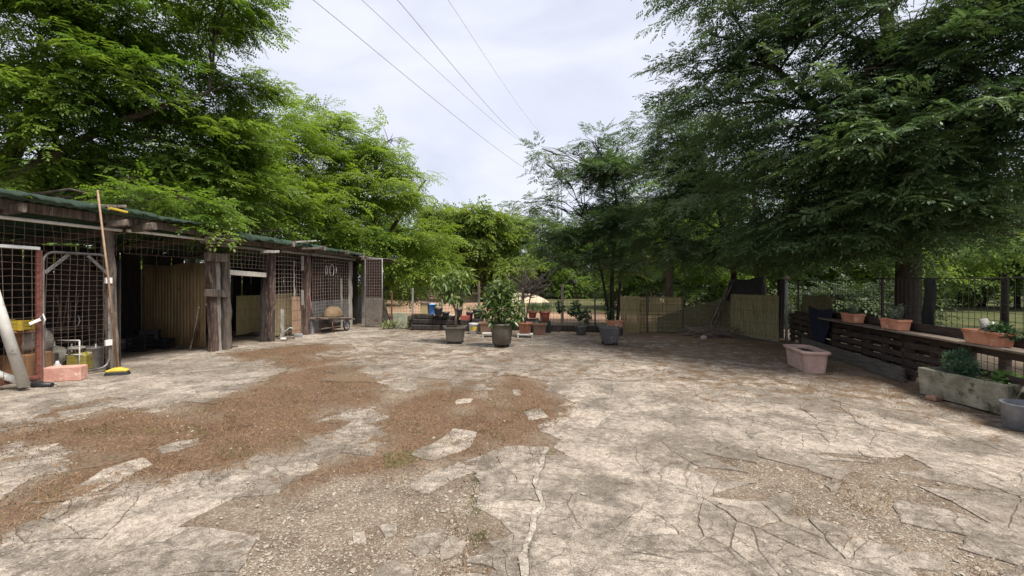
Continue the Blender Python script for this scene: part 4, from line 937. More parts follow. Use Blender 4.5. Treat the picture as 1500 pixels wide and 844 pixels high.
# corrugated partition, reed panels, sheets
A, B_ = Vector((-7.22, 10.3, 0)), Vector((-9.75, 11.55, 0)); L_ = (B_ - A).length; dn = (B_ - A) / L_; nn_ = Vector((-dn.y, dn.x, 0)); rows = []
for z in (0.02, .7, 1.4, 2.02): rows.append([A + dn * (L_ * j / 150) + nn_ * (.028 * math.sin(2 * math.pi * j / 150 * L_ / .14)) + Z * (z + (.03 * math.sin(j * .05) if z > 2 else 0)) for j in range(151)])
m = MB(); m.loft(rows, False, True, False); o = m.build('corrugated_partition', FIBRE, shed, label='yellowed corrugated sheet partition'); md = o.modifiers.new('thickness', 'SOLIDIFY'); md.thickness = .005
m = MB(); m.beam(B_ + Vector((-.1, .1, .02)), B_ + Vector((-1.6, .9, .02)) , .02, 1.9, 2, 0); o = m.build('dark_sheet', DARKWOOD, shed)
o.data.transform(Matrix.Translation((0, 0, .95)))
def reeds(P, a0, a1, z0, z1, mat, name, parent=None, label=None, step=.013, jitz=.03, **kw):
    m = MB(); a = a0
    while a < a1:
        t = rs.uniform(-.006, .006); zz = z1 + rs.uniform(-jitz, jitz) * (1.5 if rs.random() < .1 else .4)
        m.tube([P(a, z0, rs.uniform(0, .008)), P(a + t * .5, (z0 + zz) / 2, rs.uniform(0, .01)), P(a + t, zz, rs.uniform(0, .012))], step * .66, 3, False, False); a += step * rs.uniform(.8, 1.15)
    w = MB()
    for f in (.1, .37, .63, .9): w.tube([P(a0 + (a1 - a0) * j / 8, z0 + (z1 - z0) * f, .014) for j in range(9)], .003, 3)
    if parent is not None:
        o = m.build(name, mat, parent, label=label, kind='stuff'); w.build('binding_wire', DARKWIRE, o, kind='stuff'); return o
    return m, w
reeds(lambda a, z, k: SH.p(a, -1.55 + k, z), sx(346, -1.55), sx(393, -1.55), .05, 1.18, REED, 'reed_panel', shed, jitz=.02)
reeds(lambda a, z, k: SH.p(a, -.35 + k, z), sx(403, -.35), sx(436, -.35), .05, 1.25, REED, 'reed_panel', shed)
q = sx(427, .06); reeds(lambda a, z, k: SH.p(a, .07 + k, z), sx(427, .06), sx(440, .06), .08, 1.16, REED_OLD, 'reed_panel', shed, label='short reddish reed piece catching the light', jitz=.01)
def slab_(px0, px1, n, z0, z1, mat, name, th=.02, label=None, tilt=0.0, parent=None):
    a, c = sx(px0, n), sx(px1, n); m = MB(); rows = []
    for k in range(5):
        t = k / 4; s0 = a + (c - a) * t; w = .01 * math.sin(k * 2.1)
        rows.append([SH.p(s0, n + w, z0), SH.p(s0, n + w + tilt, z1), SH.p(s0, n + w + tilt - th, z1), SH.p(s0, n + w - th, z0)])
    m.loft(rows); return m.build(name, mat, parent or shed, label=label)
slab_(456, 510, .05, .22, 1.0, M('blue_grey_old_sheet', (.05, .053, .056), (.19, .195, .195), scale=3, rough=.85, spots=((.055, .055, .055), 3, .52)), 'cement_sheet', label='mottled grey cement sheet across the bay'); slab_(455, 512, -.6, 0, 2.3, DARKWOOD, 'dark_sheet'); slab_(456, 474, -.5, 1.0, 2.0, M('maroon_sheet', (.05, .02, .018), (.10, .045, .038), scale=4), 'dark_sheet'); slab_(480, 500, -.52, 1.0, 1.9, M('brown_sheet', (.04, .024, .02), (.09, .055, .045), scale=4), 'dark_sheet')
slab_(457, 467, .12, 0, .36, SHEET, 'stone_block', .2)
a, c = SH.p(8.75, -.35, 0), SH.p(9.25, -.6, 0)
slab_(520, 534, -1.2, 0, 1.0, M('blue_grey_board', (.12, .15, .19), (.2, .235, .28), scale=5), 'blue_board')
# open mesh gate at the far end, lower half filled with a pale sheet
ga, gb = gp(535, 479), gp(560, 480); gd = (gb - ga).normalized(); gl = (gb - ga).length; gn = Vector((gd.y, -gd.x, 0))
PG = lambda a, z, k=0: ga + gd * a + gn * k + Z * z
m = MB()
for a in (0, gl): m.tube([PG(a, .02), PG(a, 2.42)], .016, 8)
for z in (.05, 2.40): m.tube([PG(0, z), PG(gl, z)], .018, 6)
og = m.build('end_gate', GALV, shed, label='open end gate, pale sheet below and mesh above')
m = MB(); m.wires(lambda a, z: PG(a, z, .03), 0, gl, .06, 2.38, .105, .10, .006, 3); m.build('wire_mesh', PALEWIRE, og, kind='stuff')
m = MB(); m.box(PG(gl / 2, .55, -.005), (gl - .03, .015, .98), math.atan2(gd.y, gd.x)); m.build('lower_sheet', M('pale_fibre_sheet', (.30, .27, .22), (.44, .40, .335), scale=4, rough=.85, spots=((.3, .26, .2), 5, .58)), og)
m = MB(); m.box(PG(gl / 2, 1.62, -.02), (gl - .05, .01, 1.5), math.atan2(gd.y, gd.x)); m.build('upper_sheet', M('dark_red_brown_sheet', (.03, .017, .015), (.075, .04, .034), scale=4), og)
m = MB(); m.box(PG(gl * .68, .26, .012), (.13, .01, .06), math.atan2(gd.y, gd.x)); m.build('red_mark', REDSTEEL, og)
m = MB(); m.tube([SH.at(536, 386, .2), PG(gl, 2.0)], .006, 4); m.build('stay_wire', GALV, shed)
m = MB(); m.beam(SH.p(9.0, -.6, 2.45), SH.p(10.2, -3, 2.3), .08, .1, 3, .006); m.build('rafter', OLDWOOD, shed)

# things in, on and against the shed
def mt(name, mb, mat, label, cat, group=None, kind=None): return mb.build(name, mat, label=label, cat=cat, group=group, kind=kind)
for k, (px_, py_, n, sc) in enumerate(((478, 397, .1, 1), (486, 397, .1, 1.2), (492, 396, .1, .7))):
    q = SH.at(px_, py_, n); m = MB()
    if k < 2: m.tube([q + SH.d * (.10 * sc * math.sin(t) * (1 if k else .5)) + Z * (.16 * sc * math.cos(t) + .02) for t in np.linspace(-2.9, 2.6, 16)], .010, 5)
    else: m.tube([q + Z * .12, q + SH.n * .02, q - Z * .12], .010, 5)
    mt('rope', m, ROPE, ['short bent pale rope hung first on the mesh above the grey sheet', 'wide loop of pale rope hung on the mesh above the grey sheet', 'straight end of pale rope hung last on the mesh above the grey sheet'][k], 'rope', 'ropes hung on the shed mesh')
# long pole broom
base = gp(172, 549); top = SH.at(143, 279, .52); br = thing('broom', 'long handled broom with yellow and black head leaning on the shed roof edge', 'broom', (base.x, base.y, 0))
m = MB(); hd = base + Z * .10; m.tube([hd, hd.lerp(top, .5) + Vector((.015, 0, 0)), top], [.017, .016, .014], 8); m.build('handle', M('bamboo_brown', (.25, .15, .085), (.40, .27, .17), scale=8, rough=.6), br)
ax = Vector((.93, .35, 0)).normalized(); ra = math.atan2(ax.y, ax.x)
m = MB(); m.rect([(.145, .05, .055), (.15, .055, .075), (.10, .045, .10), (.03, .03, .125)], base, ra); m.build('head', YELLOWP, br)
m = MB(); m.rect([(.165, .065, .0), (.155, .06, .03), (.147, .052, .055)], base, ra); m.build('bristles', BLACKP, br, kind='stuff')
# white pipes and the pink block
m = MB(); a = gp(36, 572); a.z = .06; m.tube([a, SH.at(-28, 372, .25)], .064, 14); mt('drain_pipe', m, PVC, 'thick white plastic pipe leaning upright against the rust red gate', 'pipe', 'white pipes by the gate')
m = MB(); a = gp(41, 569); a.z = .055; m.tube([at(-45, 533, 6.25), a], .05, 12); mt('drain_pipe', m, PVC, 'white plastic pipe lying low behind the leaning pipe', 'pipe', 'white pipes by the gate')
m = MB(); a = gp(50, 570); m.tube([a + Vector((-.35, .3, .02)), a + Vector((-.1, .12, .03)), a + Vector((.12, .14, .03))], [.05, .05, .035], 8); mt('rubber_hose', m, BLACKP, 'short black rubber piece lying at the foot of the leaning white pipe', 'hose')
a = gp(89, 559); m = MB(); m.box(Vector((a.x, a.y + .08, .115)), (.47, .2, .23), .32, .012); mt('pink_block', m, M('pink_plaster_block', (.40, .19, .145), (.54, .32, .255), scale=4, rough=.9, bump=.5, spots=((.66, .5, .42), 6, .6)), 'salmon pink block on the ground holding the mesh door', 'block')
# inside the mesh bays
def crate(name, c, d, rz, mat, label, cat, group=None, slats=4, floor=True, th=.012):
    root = thing(name, label, cat, (c[0], c[1], c[2]), group, rz); x, y, z = d
    for sx_, sy_, lx, ly in ((0, -1, 1, 0), (0, 1, 1, 0), (-1, 0, 0, 1), (1, 0, 0, 1)):
        m = MB(); h = z / (slats + .6)
        for k in range(slats):
            zz = h * .5 + k * z / slats; m.box((sx_ * (x / 2 - th / 2), sy_ * (y / 2 - th / 2), zz), (x if lx else th, th if lx else y - 2 * th - .002, h * .72))
        for e in (-1, 1): m.box((sx_ * (x / 2 + .002) + lx * e * (x / 2 - .02), sy_ * (y / 2 + .002) + ly * e * (y / 2 - .02), z / 2), (th + .004 if not lx else .03, th + .004 if lx else .03, z))
        m.build('side', mat, root, local=True)
    if floor: m = MB(); m.box((0, 0, .012), (x - 2 * th - .004, y - 2 * th - .004, .016)); m.build('floor_panel', mat, root, local=True)
    return root
for k, (px_, py_, d, rz, lab) in enumerate(((205, 514, (.36, .3, .36), .2, 'black plastic crate, leftmost of the three before the corrugated partition'), (220, 510, (.34, .32, .44), .5, 'tall black plastic crate between the two other black crates'), (237, 510, (.40, .3, .24), -.1, 'low black plastic crate nearest the foot of the corrugated partition'))):
    a = gp(px_, py_); crate('plastic_crate', (a.x, a.y, 0), d, rz, BLACKP, lab, 'crate', 'black crates in the open bay')
a = gp(183, 512); crate('wooden_crate', (a.x - .1, a.y + .1, 0), (.5, .35, .26), .25, GREYWOOD, 'grey wooden crate on the ground between the leaning post and the black crates', 'crate', slats=2)
m = MB(); m.tube([gp(278, 514) + Z * .01, gp(284, 511) + Z * .35, SH.at(291, 450, .1)], [.018, .02, .017], 6); mt('wooden_stick', m, OLDWOOD, 'thin stick leaning against the post beside the corrugated partition', 'stick')
def inb(px_, n): s_ = sx(px_, n); return SH.p(s_, n, 0)
c = inb(117, -.45); c.z = 0; bk = thing('plastic_jerrycan', 'yellow green plastic can on the ground behind the mesh door', 'can', c); m = MB(); m.rect([(.13, .10, 0), (.14, .11, .03), (.14, .11, .27), (.10, .08, .33)], c, .3); m.build('body', M('dull_yellow_plastic', (.24, .2, .035), (.36, .31, .06), scale=5, rough=.5), bk); m = MB(); m.tube([c + Vector((-.07, 0, .32)), c + Vector((-.05, 0, .38)), c + Vector((.05, 0, .38)), c + Vector((.07, 0, .32))], .014, 5); m.build('handle', BLACKP, bk)
c = inb(135, -.5); bk = thing('metal_bucket', 'grey metal bucket behind the mesh door beside the yellow can', 'bucket', c); m = MB(); m.lathe([(.14, 0), (.18, .36), (.187, .37), (.187, .385), (.172, .385), (.14, .05)], c, 16, cap=False); m.build('body', GALV, bk); m = MB(); m.tube([c + Vector((.18 * math.cos(t), 0, .37 + .17 * math.sin(t))) for t in np.linspace(0, math.pi, 9)], .005, 4); m.build('handle', DARKWIRE, bk)
c = inb(112, -.46); c.z = .37
def rag(c, r, seed, h=.5):
    m = MB(); rows = []; q = random.Random(seed)
    for i in range(7):
        t = i / 6; rows.append([Vector(c) + Vector((r * math.cos(a) * math.sin(math.pi * (.06 + .9 * t)) * q.uniform(.8, 1.15), r * math.sin(a) * math.sin(math.pi * (.06 + .9 * t)) * q.uniform(.8, 1.15), r * h * (1 - math.cos(math.pi * (.06 + .9 * t))))) for a in np.linspace(0, 2 * math.pi, 13)[:-1]])
    m.loft(rows[::1], True, True); return m
mt('cloth_rag', rag(c, .13, 3, .3), WHITECLOTH, 'crumpled white rag on top of the yellow can', 'rag')
for k, (px_, n, r, lab) in enumerate(((34, -.55, .22, 'bulging white feed sack behind the rust red gate, left one'), (46, -.7, .27, 'larger white feed sack behind the rust red gate, beside the upright bar'), (80, -.75, .2, 'grubby white sack behind the mesh door next to the bar'))):
    c = inb(px_, n); c.z = (.42, .36, .1)[k]
    mt('feed_sack', rag(c, r, 20 + k, .9), WHITECLOTH, lab, 'sack', 'sacks in the shed')
    m = MB(); m.box(c + Z * (-c.z / 2), (.5, .42, c.z), .2, .01); mt('wooden_box', m, [CLAYW, OLDWOOD, OLDWOOD][k], ['orange brown wooden box under the left feed sack', 'worn wooden box under the larger feed sack', 'low wooden box under the grubby sack behind the mesh door'][k], 'box', 'boxes in the shed')
c = inb(24, -.35); c.z = .82; crate('egg_basket', tuple(c), (.30, .24, .16), .2, YELLOWP, 'yellow plastic basket on a shelf behind the rust red gate', 'basket', slats=3)
m = MB(); m.beam(SH.p(sx(-20, -.35), -.4, .80), SH.p(sx(55, -.35), -.4, .80), .34, .03, 2, .003); m.beam(SH.p(sx(28, -.4), -.42, 0), SH.p(sx(28, -.4), -.42, .785), .08, .06, 2, .004, up=SH.n); m.beam(SH.p(sx(-15, -.4), -.42, 0), SH.p(sx(-15, -.4), -.42, .785), .08, .06, 2, .004, up=SH.n); mt('plank_shelf', m, CLAYW, 'orange brown plank shelf on two legs behind the rust red gate', 'shelf')
m = MB(); m.beam(SH.p(sx(62, -.9), -.9, .74), SH.p(sx(150, -.9), -.9, .70), .3, .04, 3, .004)
for px_ in (66, 146): m.beam(SH.p(sx(px_, -.9), -.92, 0), SH.p(sx(px_, -.9), -.92, .69), .07, .07, 2, .004, up=SH.n)
mt('work_bench', m, OLDWOOD, 'worn wooden bench standing inside behind the mesh door', 'bench')
for k, (px_, n, h, mtl) in enumerate(((83, -.88, 1.35, RUSTWIRE), (92, -.9, 1.42, RUSTWIRE), (99, -.86, 1.2, RUSTWIRE), (107, -.9, 1.38, RUSTWIRE), (127, -.95, 1.3, GALV), (113, -.9, .95, ROPE))):
    c = inb(px_, n); m = MB(); m.tube([c + Z * (.74), c + Vector((.02, .03, .74 + (h - .74) * .5)), c + Vector((rs.uniform(-.08, .08), .05, h))], .012, 5); mt('iron_rod', m, mtl, ['rusty rod, first from the upright bar of those standing on the bench', 'tall rusty rod, second from the bar on the bench', 'shorter rusty rod, third from the bar on the bench', 'rusty rod next to the pale one on the bench', 'grey rod standing on the bench beside the door hinge side', 'short pale rod standing on the bench'][k], 'rod', 'rods standing on the bench')
c = inb(98, -.55); m = MB()
for a, b2 in (((-.22, 0, 0), (-.22, 0, .55)), ((.22, 0, 0), (.22, 0, .55)), ((-.22, .3, 0), (-.22, .3, .45)), ((.22, .3, 0), (.22, .3, .45)), ((-.22, 0, .55), (.22, 0, .55)), ((-.22, 0, .3), (.22, 0, .3)), ((-.22, 0, .3), (-.22, .3, .3)), ((.22, 0, .3), (.22, .3, .3))): m.tube([c + Vector(a), c + Vector(b2)], .012, 6)
for k in range(7): m.tube([c + Vector((-.2 + k * .066, 0, .3)), c + Vector((-.2 + k * .066, .3, .3))], .005, 4)
mt('wire_rack', m, PVC, 'low white wire rack behind the mesh door between the bar and the yellow can', 'rack')
c = inb(84, -.4); m = MB(); m.lathe([(.06, 0), (.075, .02), (.07, .14), (.03, .2), (.02, .24)], c, 12); mt('plastic_feeder', m, WHITEP, 'small white conical feeder on the ground behind the mesh door', 'feeder')
# bits at the feet of the middle posts
c = gp(470, 480)
hose = [SH.at(411, 478, .3), SH.at(414, 478, .32), SH.at(418, 476, .3), SH.at(421, 477, .3)]
a = gp(412, 496); m = MB(); m.tube([a, a + Vector((.05, 0, .16)), a + Vector((.22, .05, .3)), a + Vector((.30, .05, .28))], .018, 6); mt('water_pipe', m, M('pale_green_pipe', (.33, .42, .38), (.48, .56, .52), scale=6), 'bent pale green pipe rising from the ground beside the dark flaking post', 'pipe')
a = gp(397, 499); m = MB(); m.tube([a + Vector((-.15 + .3 * t, -.06, .22 - .2 * math.sin(math.pi * t))) for t in np.linspace(0, 1, 9)], .008, 5); mt('wire_hoop', m, GALV, 'bent grey wire hoop at the foot of the dark flaking post', 'wire')
for k, (px_, py_, d, lab, mtl) in enumerate(((380, 491, (.16, .1, .08), 'small pale stone in the open doorway', SHEET), (437, 494, (.22, .12, .10), 'pale broken brick at the foot of the reddish reed piece', SHEET), (424, 497, (.26, .14, .08), 'dark rough stone by the bent pale green pipe', OLDWOOD), (343, 509, (.16, .08, .05), 'short wood offcut by the thick gnarled post', OLDWOOD), (415, 498, (.14, .1, .06), 'white stone by the dark flaking post', PVC))):
    a = gp(px_, py_); m = MB(); m.box((a.x, a.y, d[2] / 2), d, rs.uniform(0, 1), .015); mt('stone' if k != 3 else 'wood_offcut', m, mtl, lab, 'stone' if k != 3 else 'offcut')
for k, (a, b2) in enumerate((((352, 490), (378, 492)), ((340, 493), (372, 490)))):
    p, q = gp(*a), gp(*b2); m = MB(); m.beam(p + Z * .05, q + Z * .04, .09, .07, 3, .008, r=rs); mt('timber', m, OLDWOOD, ['rough timber lying across the open doorway, front one', 'rough timber lying across the open doorway, behind the other'][k], 'timber', 'timbers in the doorway')
m = MB(); a = gp(462, 488); m.tube([a + Z * .02, SH.at(453, 430, .15)], .015, 6); m.box(a + Vector((.05, -.08, .025)), (.34, .07, .05), .5); mt('push_broom', m, M('dull_pink_wood', (.22, .10, .09), (.33, .17, .15), scale=6), 'old push broom leaning on the red brown post by the cement sheet', 'broom')
# the tipped cart with its wheel, and the rusty pan on it
a = gp(491, 486); ct = thing('hand_cart', 'old low hand cart with one wheel parked against the grey cement sheet', 'cart', (a.x, a.y, 0))
e = Vector((SH.d.x, SH.d.y, 0)); nn2 = SH.n; TW = M('cart_wood', (.10, .075, .06), (.22, .17, .14), scale=5, rough=.9, bump=.5)
o0 = a + Z * .0
for k in range(4): m = MB(); m.beam(o0 - e * .75 + nn2 * (-.05 + .15 * k - .2) + Z * .50, o0 + e * .55 + nn2 * (-.05 + .15 * k - .2) + Z * .40, .14, .025, 3, .004, r=rs); m.build('plank', TW, ct)
for k in (-1, 1): m = MB(); m.beam(o0 - e * .95 + nn2 * k * .22 + Z * .50, o0 + e * .8 + nn2 * k * .2 + Z * .34, .05, .05, 3, .003, r=rs); m.build('shaft', TW, ct)
for k in (-1, 1): m = MB(); m.tube([o0 - e * .5 + nn2 * k * .2 + Z * .47, o0 - e * .45 + nn2 * k * .22], .018, 6); m.build('leg', REDSTEEL, ct)
wc = o0 + e * .30 + nn2 * .22 + Z * .185; m = MB(); m.tube([wc + (e * math.cos(t) + Z * math.sin(t)) * .16 for t in np.linspace(0, 2 * math.pi, 25)], .028, 8); wo = m.build('wheel', BLACKP, ct)
m = MB(); m.tube([wc + (e * math.cos(t) + Z * math.sin(t)) * .125 for t in np.linspace(0, 2 * math.pi, 21)], .012, 6)
for k in range(6): t = math.pi * k / 3; m.tube([wc, wc + (e * math.cos(t) + Z * math.sin(t)) * .125], .008, 4)
m.tube([wc - nn2 * .05, wc + nn2 * .05], .025, 8); m.build('rim', GALV, wo)
m = MB(); pc = o0 + e * .05 - nn2 * .1 + Z * .46; rows = []
for i in range(6):
    t = i / 5; rows.append([pc + e * (.42 * math.cos(u) * math.sqrt(max(0, 1 - (t * .92) ** 2))) + nn2 * (.26 * math.sin(u) * math.sqrt(max(0, 1 - (t * .92) ** 2))) + Z * (.34 * t) for u in np.linspace(0, 2 * math.pi, 19)[:-1]])
m.loft(rows, True, True); mt('rusty_pan', m, M('rusted_brown_pan', (.13, .085, .045), (.24, .165, .09), scale=6, rough=.85, bump=.4), 'rusty brown barrow pan turned upside down on the hand cart', 'pan')

# ------------------------------------------------------------------ far fence, reed screens, brush pile
fence = thing('wire_fence', 'wire mesh fence with thin posts along the far side of the yard', 'fence', (0, 14.6, 0))
FL = 11.6
m = MB(); m.wires(lambda a, z: FF.p(a, -.02 + .02 * math.sin(a * 1.7), z), 0.02, FL, .03, 1.42, .11, .11, .0036, 3, .006); m.build('wire_mesh', DARKWIRE, fence, kind='stuff')
for px_, top, w, mtl in ((824, 416, .085, OLDWOOD), (702, 413, .075, OLDWOOD), (605, 422, .06, GREYWOOD), (574, 428, .05, REDSTEEL), (648, 424, .05, GREYWOOD), (765, 424, .05, DARKWIRE), (872, 424, .05, DARKWIRE), (948, 424, .035, DARKWIRE), (1000, 420, .035, DARKWIRE)):
    s_ = FF.px(px_); z = FF.at(px_, top).z; m = MB(); m.beam(FF.p(s_, .03, -.05), FF.p(s_ + rs.uniform(-.03, .03), .03, z), w, w, 4, .004, up=FF.n, r=rs); m.build('post', mtl, fence)
s0, s1 = FF.px(690), FF.px(906)
k = 0
while s0 < s1:
    L_ = min(1.5, s1 - s0); m = MB(); m.beam(FF.p(s0, .12, .10), FF.p(s0 + L_ - .02, .12, .10), .14, .2, 4, .006, r=rs); m.build('kerb_timber', DARKWOOD, fence); s0 += L_
def screen(name, P, a0, a1, z0, z1, label, loc, mat=REED, **kw):
    root = thing(name, label, 'screen', loc, 'reed screens'); m, w = reeds(P, a0, a1, z0, z1, mat, name, **kw)
    m.build('reeds', mat, root, kind='stuff'); w.build('binding_wire', DARKWIRE, root, kind='stuff'); return root
s0, s1, s2, s3 = FF.px(909), FF.px(936), FF.px(1003), FF.px(1070)
screen('reed_screen', lambda a, z, k: FF.p(a, .10 + k, z), s0, s1, .0, FF.at(922, 434).z, 'narrow upright strip of straw reed screen beside the rectangular terracotta pot', FF.p(s0, .1, 0))
screen('reed_screen', lambda a, z, k: FF.p(a, -.05 - k, z), s1, s2, .0, FF.at(970, 435).z, 'straw reed screen behind dark wire mesh, partly covered by a dark net', FF.p(s1, 0, 0))
m = MB(); m.wires(lambda a, z: FF.p(a, .05, z), s1, s3, .02, 1.55, .14, .14, .004, 3, .006); o = m.build('mesh_panel', DARKWIRE, fence, kind='stuff')
ca, cb = Vector((6.62, 13.2, 0)), Vector((7.08, 11.55, 0)); CF = Frame(ca, cb - ca, (-(cb - ca).y * -1, 0, 0)); CF.n = Vector(((cb - ca).y, -(cb - ca).x, 0)).normalized()
CL = (cb - ca).length
screen('reed_screen', lambda a, z, k: CF.p(a, .03 + k, z), .02, CL, .0, 1.22, 'greenish reed screen closing the corner, standing beside the grey pole', CF.p(.5, 0, 0), M('greenish_reed', (.15, .135, .06), (.26, .23, .115), scale=7, rough=.85, stretch=(8, 8, .5), spots=((.10, .095, .04), 4, .52)))
m = MB(); m.tube([CF.p(-.02, .1, .03), CF.p(CL, .1, .02)], .018, 6); mt('steel_rail', m, GALV, 'thin grey rail lying along the foot of the corner reed screen', 'rail')
m = MB(); q0 = at(1143, 415, 12.3); m.beam(Vector((q0.x, q0.y, -.05)), Vector((q0.x + .02, q0.y, 1.66)), .17, .15, 5, .012, up=Vector((1, 0, 0))); mt('wooden_post', m, DARKWOOD, 'dark rough post between the corner reed screen and the grey pole', 'post')
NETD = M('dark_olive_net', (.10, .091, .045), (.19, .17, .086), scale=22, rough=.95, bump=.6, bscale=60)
def net_poly(name, F, tops, bottoms, n, mat, label):
    """a hung net between a top and a bottom outline of (px, py) on an upright plane, gathered in folds"""
    T_ = [F.sz(px_, py_, n) for px_, py_ in tops]; B2 = [F.sz(px_, py_, n) for px_, py_ in bottoms]; m = MB(); rows = []; a0, a1 = T_[0][0], T_[-1][0]; N_ = max(10, int(abs(a1 - a0) / .05))
    ip = lambda a, P: float(np.interp(a if a1 > a0 else -a, [p[0] if a1 > a0 else -p[0] for p in P], [p[1] for p in P]))
    for i in range(17):
        t = i / 16; row = []
        for j in range(N_ + 1):
            a = a0 + (a1 - a0) * j / N_; zb_, zt_ = ip(a, B2), ip(a, T_); z = zb_ + (zt_ - zb_) * t + (.012 * math.sin(a * 13) if i == 16 else 0)
            row.append(F.p(a, n + .016 * math.sin(a * 11 + z * 3) + .012 * math.sin(z * 9 + a * 4), z))
        rows.append(row)
    m.loft(rows, False, True, False); o = m.build(name, mat, label=label, cat='net'); md = o.modifiers.new('thickness', 'SOLIDIFY'); md.thickness = .008; return o
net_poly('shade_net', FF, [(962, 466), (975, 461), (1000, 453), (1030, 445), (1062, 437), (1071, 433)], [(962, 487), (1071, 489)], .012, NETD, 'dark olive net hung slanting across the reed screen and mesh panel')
net_poly('shade_net', FF, [(1062, 434), (1071, 409), (1090, 410), (1118, 406)], [(1062, 440), (1090, 441), (1118, 440)], .06, M('black_tarp', (.008, .009, .009), (.02, .021, .02), scale=9, rough=.8), 'black sheet hung above the corner reed screen')
m = MB(); a, c = gp(1037, 490), FF.at(1073, 409, .2); a.z = .01
dd = (c - a).normalized(); sd_ = dd.cross(FF.n).normalized()
for k in (-1, 1): m.beam(a + sd_ * .045 * k, c + sd_ * .045 * k, .03, .05, 4, .003, up=FF.n)
for t in (.04, .2, .4, .6, .8, .97): m.beam(a.lerp(c, t) - sd_ * .07, a.lerp(c, t) + sd_ * .07, .03, .03, 1, 0)
mt('narrow_ladder', m, OLDWOOD, 'narrow grey wooden ladder leaning on the dark olive net at the corner', 'ladder')
a = gp(1040, 493); m = MB(); q = random.Random(8)
for _ in range(130):
    an = q.uniform(0, 6.28); L_ = q.uniform(.3, .95); c = a + Vector((q.gauss(0, .34), q.gauss(0, .2), q.uniform(.02, .26))); d = Vector((math.cos(an), .6 * math.sin(an), q.uniform(-.15, .45))).normalized()
    p = [c - d * L_ / 2, c + Vector((0, 0, q.uniform(-.03, .05))), c + d * L_ / 2]
    for v in p: v.z = max(.01, v.z)
    m.tube(p, [.009, .007, .003], 4)
mt('brush_pile', m, M('dry_twig', (.10, .075, .06), (.24, .19, .15), scale=9, rough=.95), 'low heap of dry cut branches at the foot of the ladder', 'brush pile', kind='stuff')
a = gp(1031, 498); m = MB(); m.lathe([(.04, 0), (.08, .02), (.085, .07), (.05, .115), (.015, .125)], a + Z * .0, 7, False); mt('white_stone', m, GREYWOOD, 'pale stone lying in the dry branches', 'stone')

# ------------------------------------------------------------------ tubs, pots and plants
TERRA = M('terracotta', (.36, .14, .075), (.50, .23, .14), scale=5, rough=.8, spots=((.50, .36, .28), 8, .57))
TERRA_D = M('brown_terracotta', (.20, .11, .07), (.31, .19, .13), scale=5, rough=.85, spots=((.15, .10, .07), 5, .55))
TERRA_R = M('red_plastic_pot', (.30, .07, .05), (.40, .115, .08), scale=5, rough=.6)
TAUPE = M('taupe_plastic', (.078, .067, .05), (.125, .108, .082), scale=4, rough=.55, spots=((.19, .17, .14), 9, .59))
CHAR = M('charcoal_plastic', (.045, .045, .048), (.085, .083, .085), scale=4, rough=.6, spots=((.15, .135, .115), 6, .55))
SOIL = M('potting_soil', (.03, .022, .016), (.075, .055, .04), scale=30, rough=.98, bump=1)
STEM = M('green_brown_stem', (.12, .09, .06), (.22, .17, .12), scale=8, rough=.9, bump=.5)
MANGO = leaf_mat('long_drooping_leaf', (.07, .12, .03), (.24, .31, .095), .28, .4, .4)
CITRUS = leaf_mat('glossy_bush_leaf', (.035, .08, .02), (.23, .30, .11), .28, .35, .5)
DARKLEAF = leaf_mat('dark_round_leaf', (.012, .038, .012), (.045, .095, .03), .15, .35, .5)
ROSEM = leaf_mat('grey_green_leaf', (.05, .10, .04), (.14, .22, .10), .25, .5, .3)
PALEL = leaf_mat('silvery_leaf', (.10, .14, .10), (.25, .30, .23), .25, .5, .3)
LUSH = leaf_mat('fresh_green_leaf', (.07, .15, .035), (.19, .32, .09), .3, .4, .35)
def leaf_cloud(name, mat, parent, centres, n, L_, W_, droop, seed, shell=.5, origin=None):
    """folded blades scattered through several rounded masses: centres (x, y, z, r)"""
    rg = np.random.default_rng(seed); C_ = np.array(centres); w = C_[:, 3] ** 2; i = rg.choice(len(C_), n, p=w / w.sum())
    u = rg.normal(size=(n, 3)); u /= np.linalg.norm(u, axis=1, keepdims=True); r = shell + (1 - shell) * rg.random(n)
    P = C_[i, :3] + u * (C_[i, 3] * r)[:, None]; d = u * .8 + rg.normal(0, .45, (n, 3)); d[:, 2] -= droop; d /= np.linalg.norm(d, axis=1, keepdims=True)
    up = np.array([0, 0, 1.]) + rg.normal(0, .4, (n, 3)); s = np.cross(d, up); s /= np.linalg.norm(s, axis=1, keepdims=True); nr = np.cross(s, d)
    l = L_ * rg.uniform(.65, 1.2, n)[:, None]; wd = W_ * rg.uniform(.8, 1.2, n)[:, None]; tipd = d.copy(); tipd[:, 2] -= droop * .7
    b_ = P; mid = P + d * l * .5 - nr * wd * .12; ml = P + d * l * .48 + s * wd * .5; mr = P + d * l * .48 - s * wd * .5; tp = P + (d + tipd) / np.linalg.norm(d + tipd, axis=1, keepdims=True) * l
    v = np.stack([b_, ml, mid, mr, tp], 1).reshape(-1, 3); k = np.arange(n)[:, None] * 5
    f = np.concatenate([k + np.array([[0, 2, 1]]), k + np.array([[0, 3, 2]]), k + np.array([[1, 2, 4]]), k + np.array([[2, 3, 4]])], 1).reshape(-1, 3)
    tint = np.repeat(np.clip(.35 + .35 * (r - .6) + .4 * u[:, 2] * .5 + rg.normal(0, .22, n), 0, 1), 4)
    if parent is not None:
        q = parent
        while q.parent: q = q.parent
        v = v - np.array(q.location)
    o = raw_mesh(name, v, tris=f, mat=mat, parent=parent, attrs={'tint': tint}); o['kind'] = 'stuff'; return o
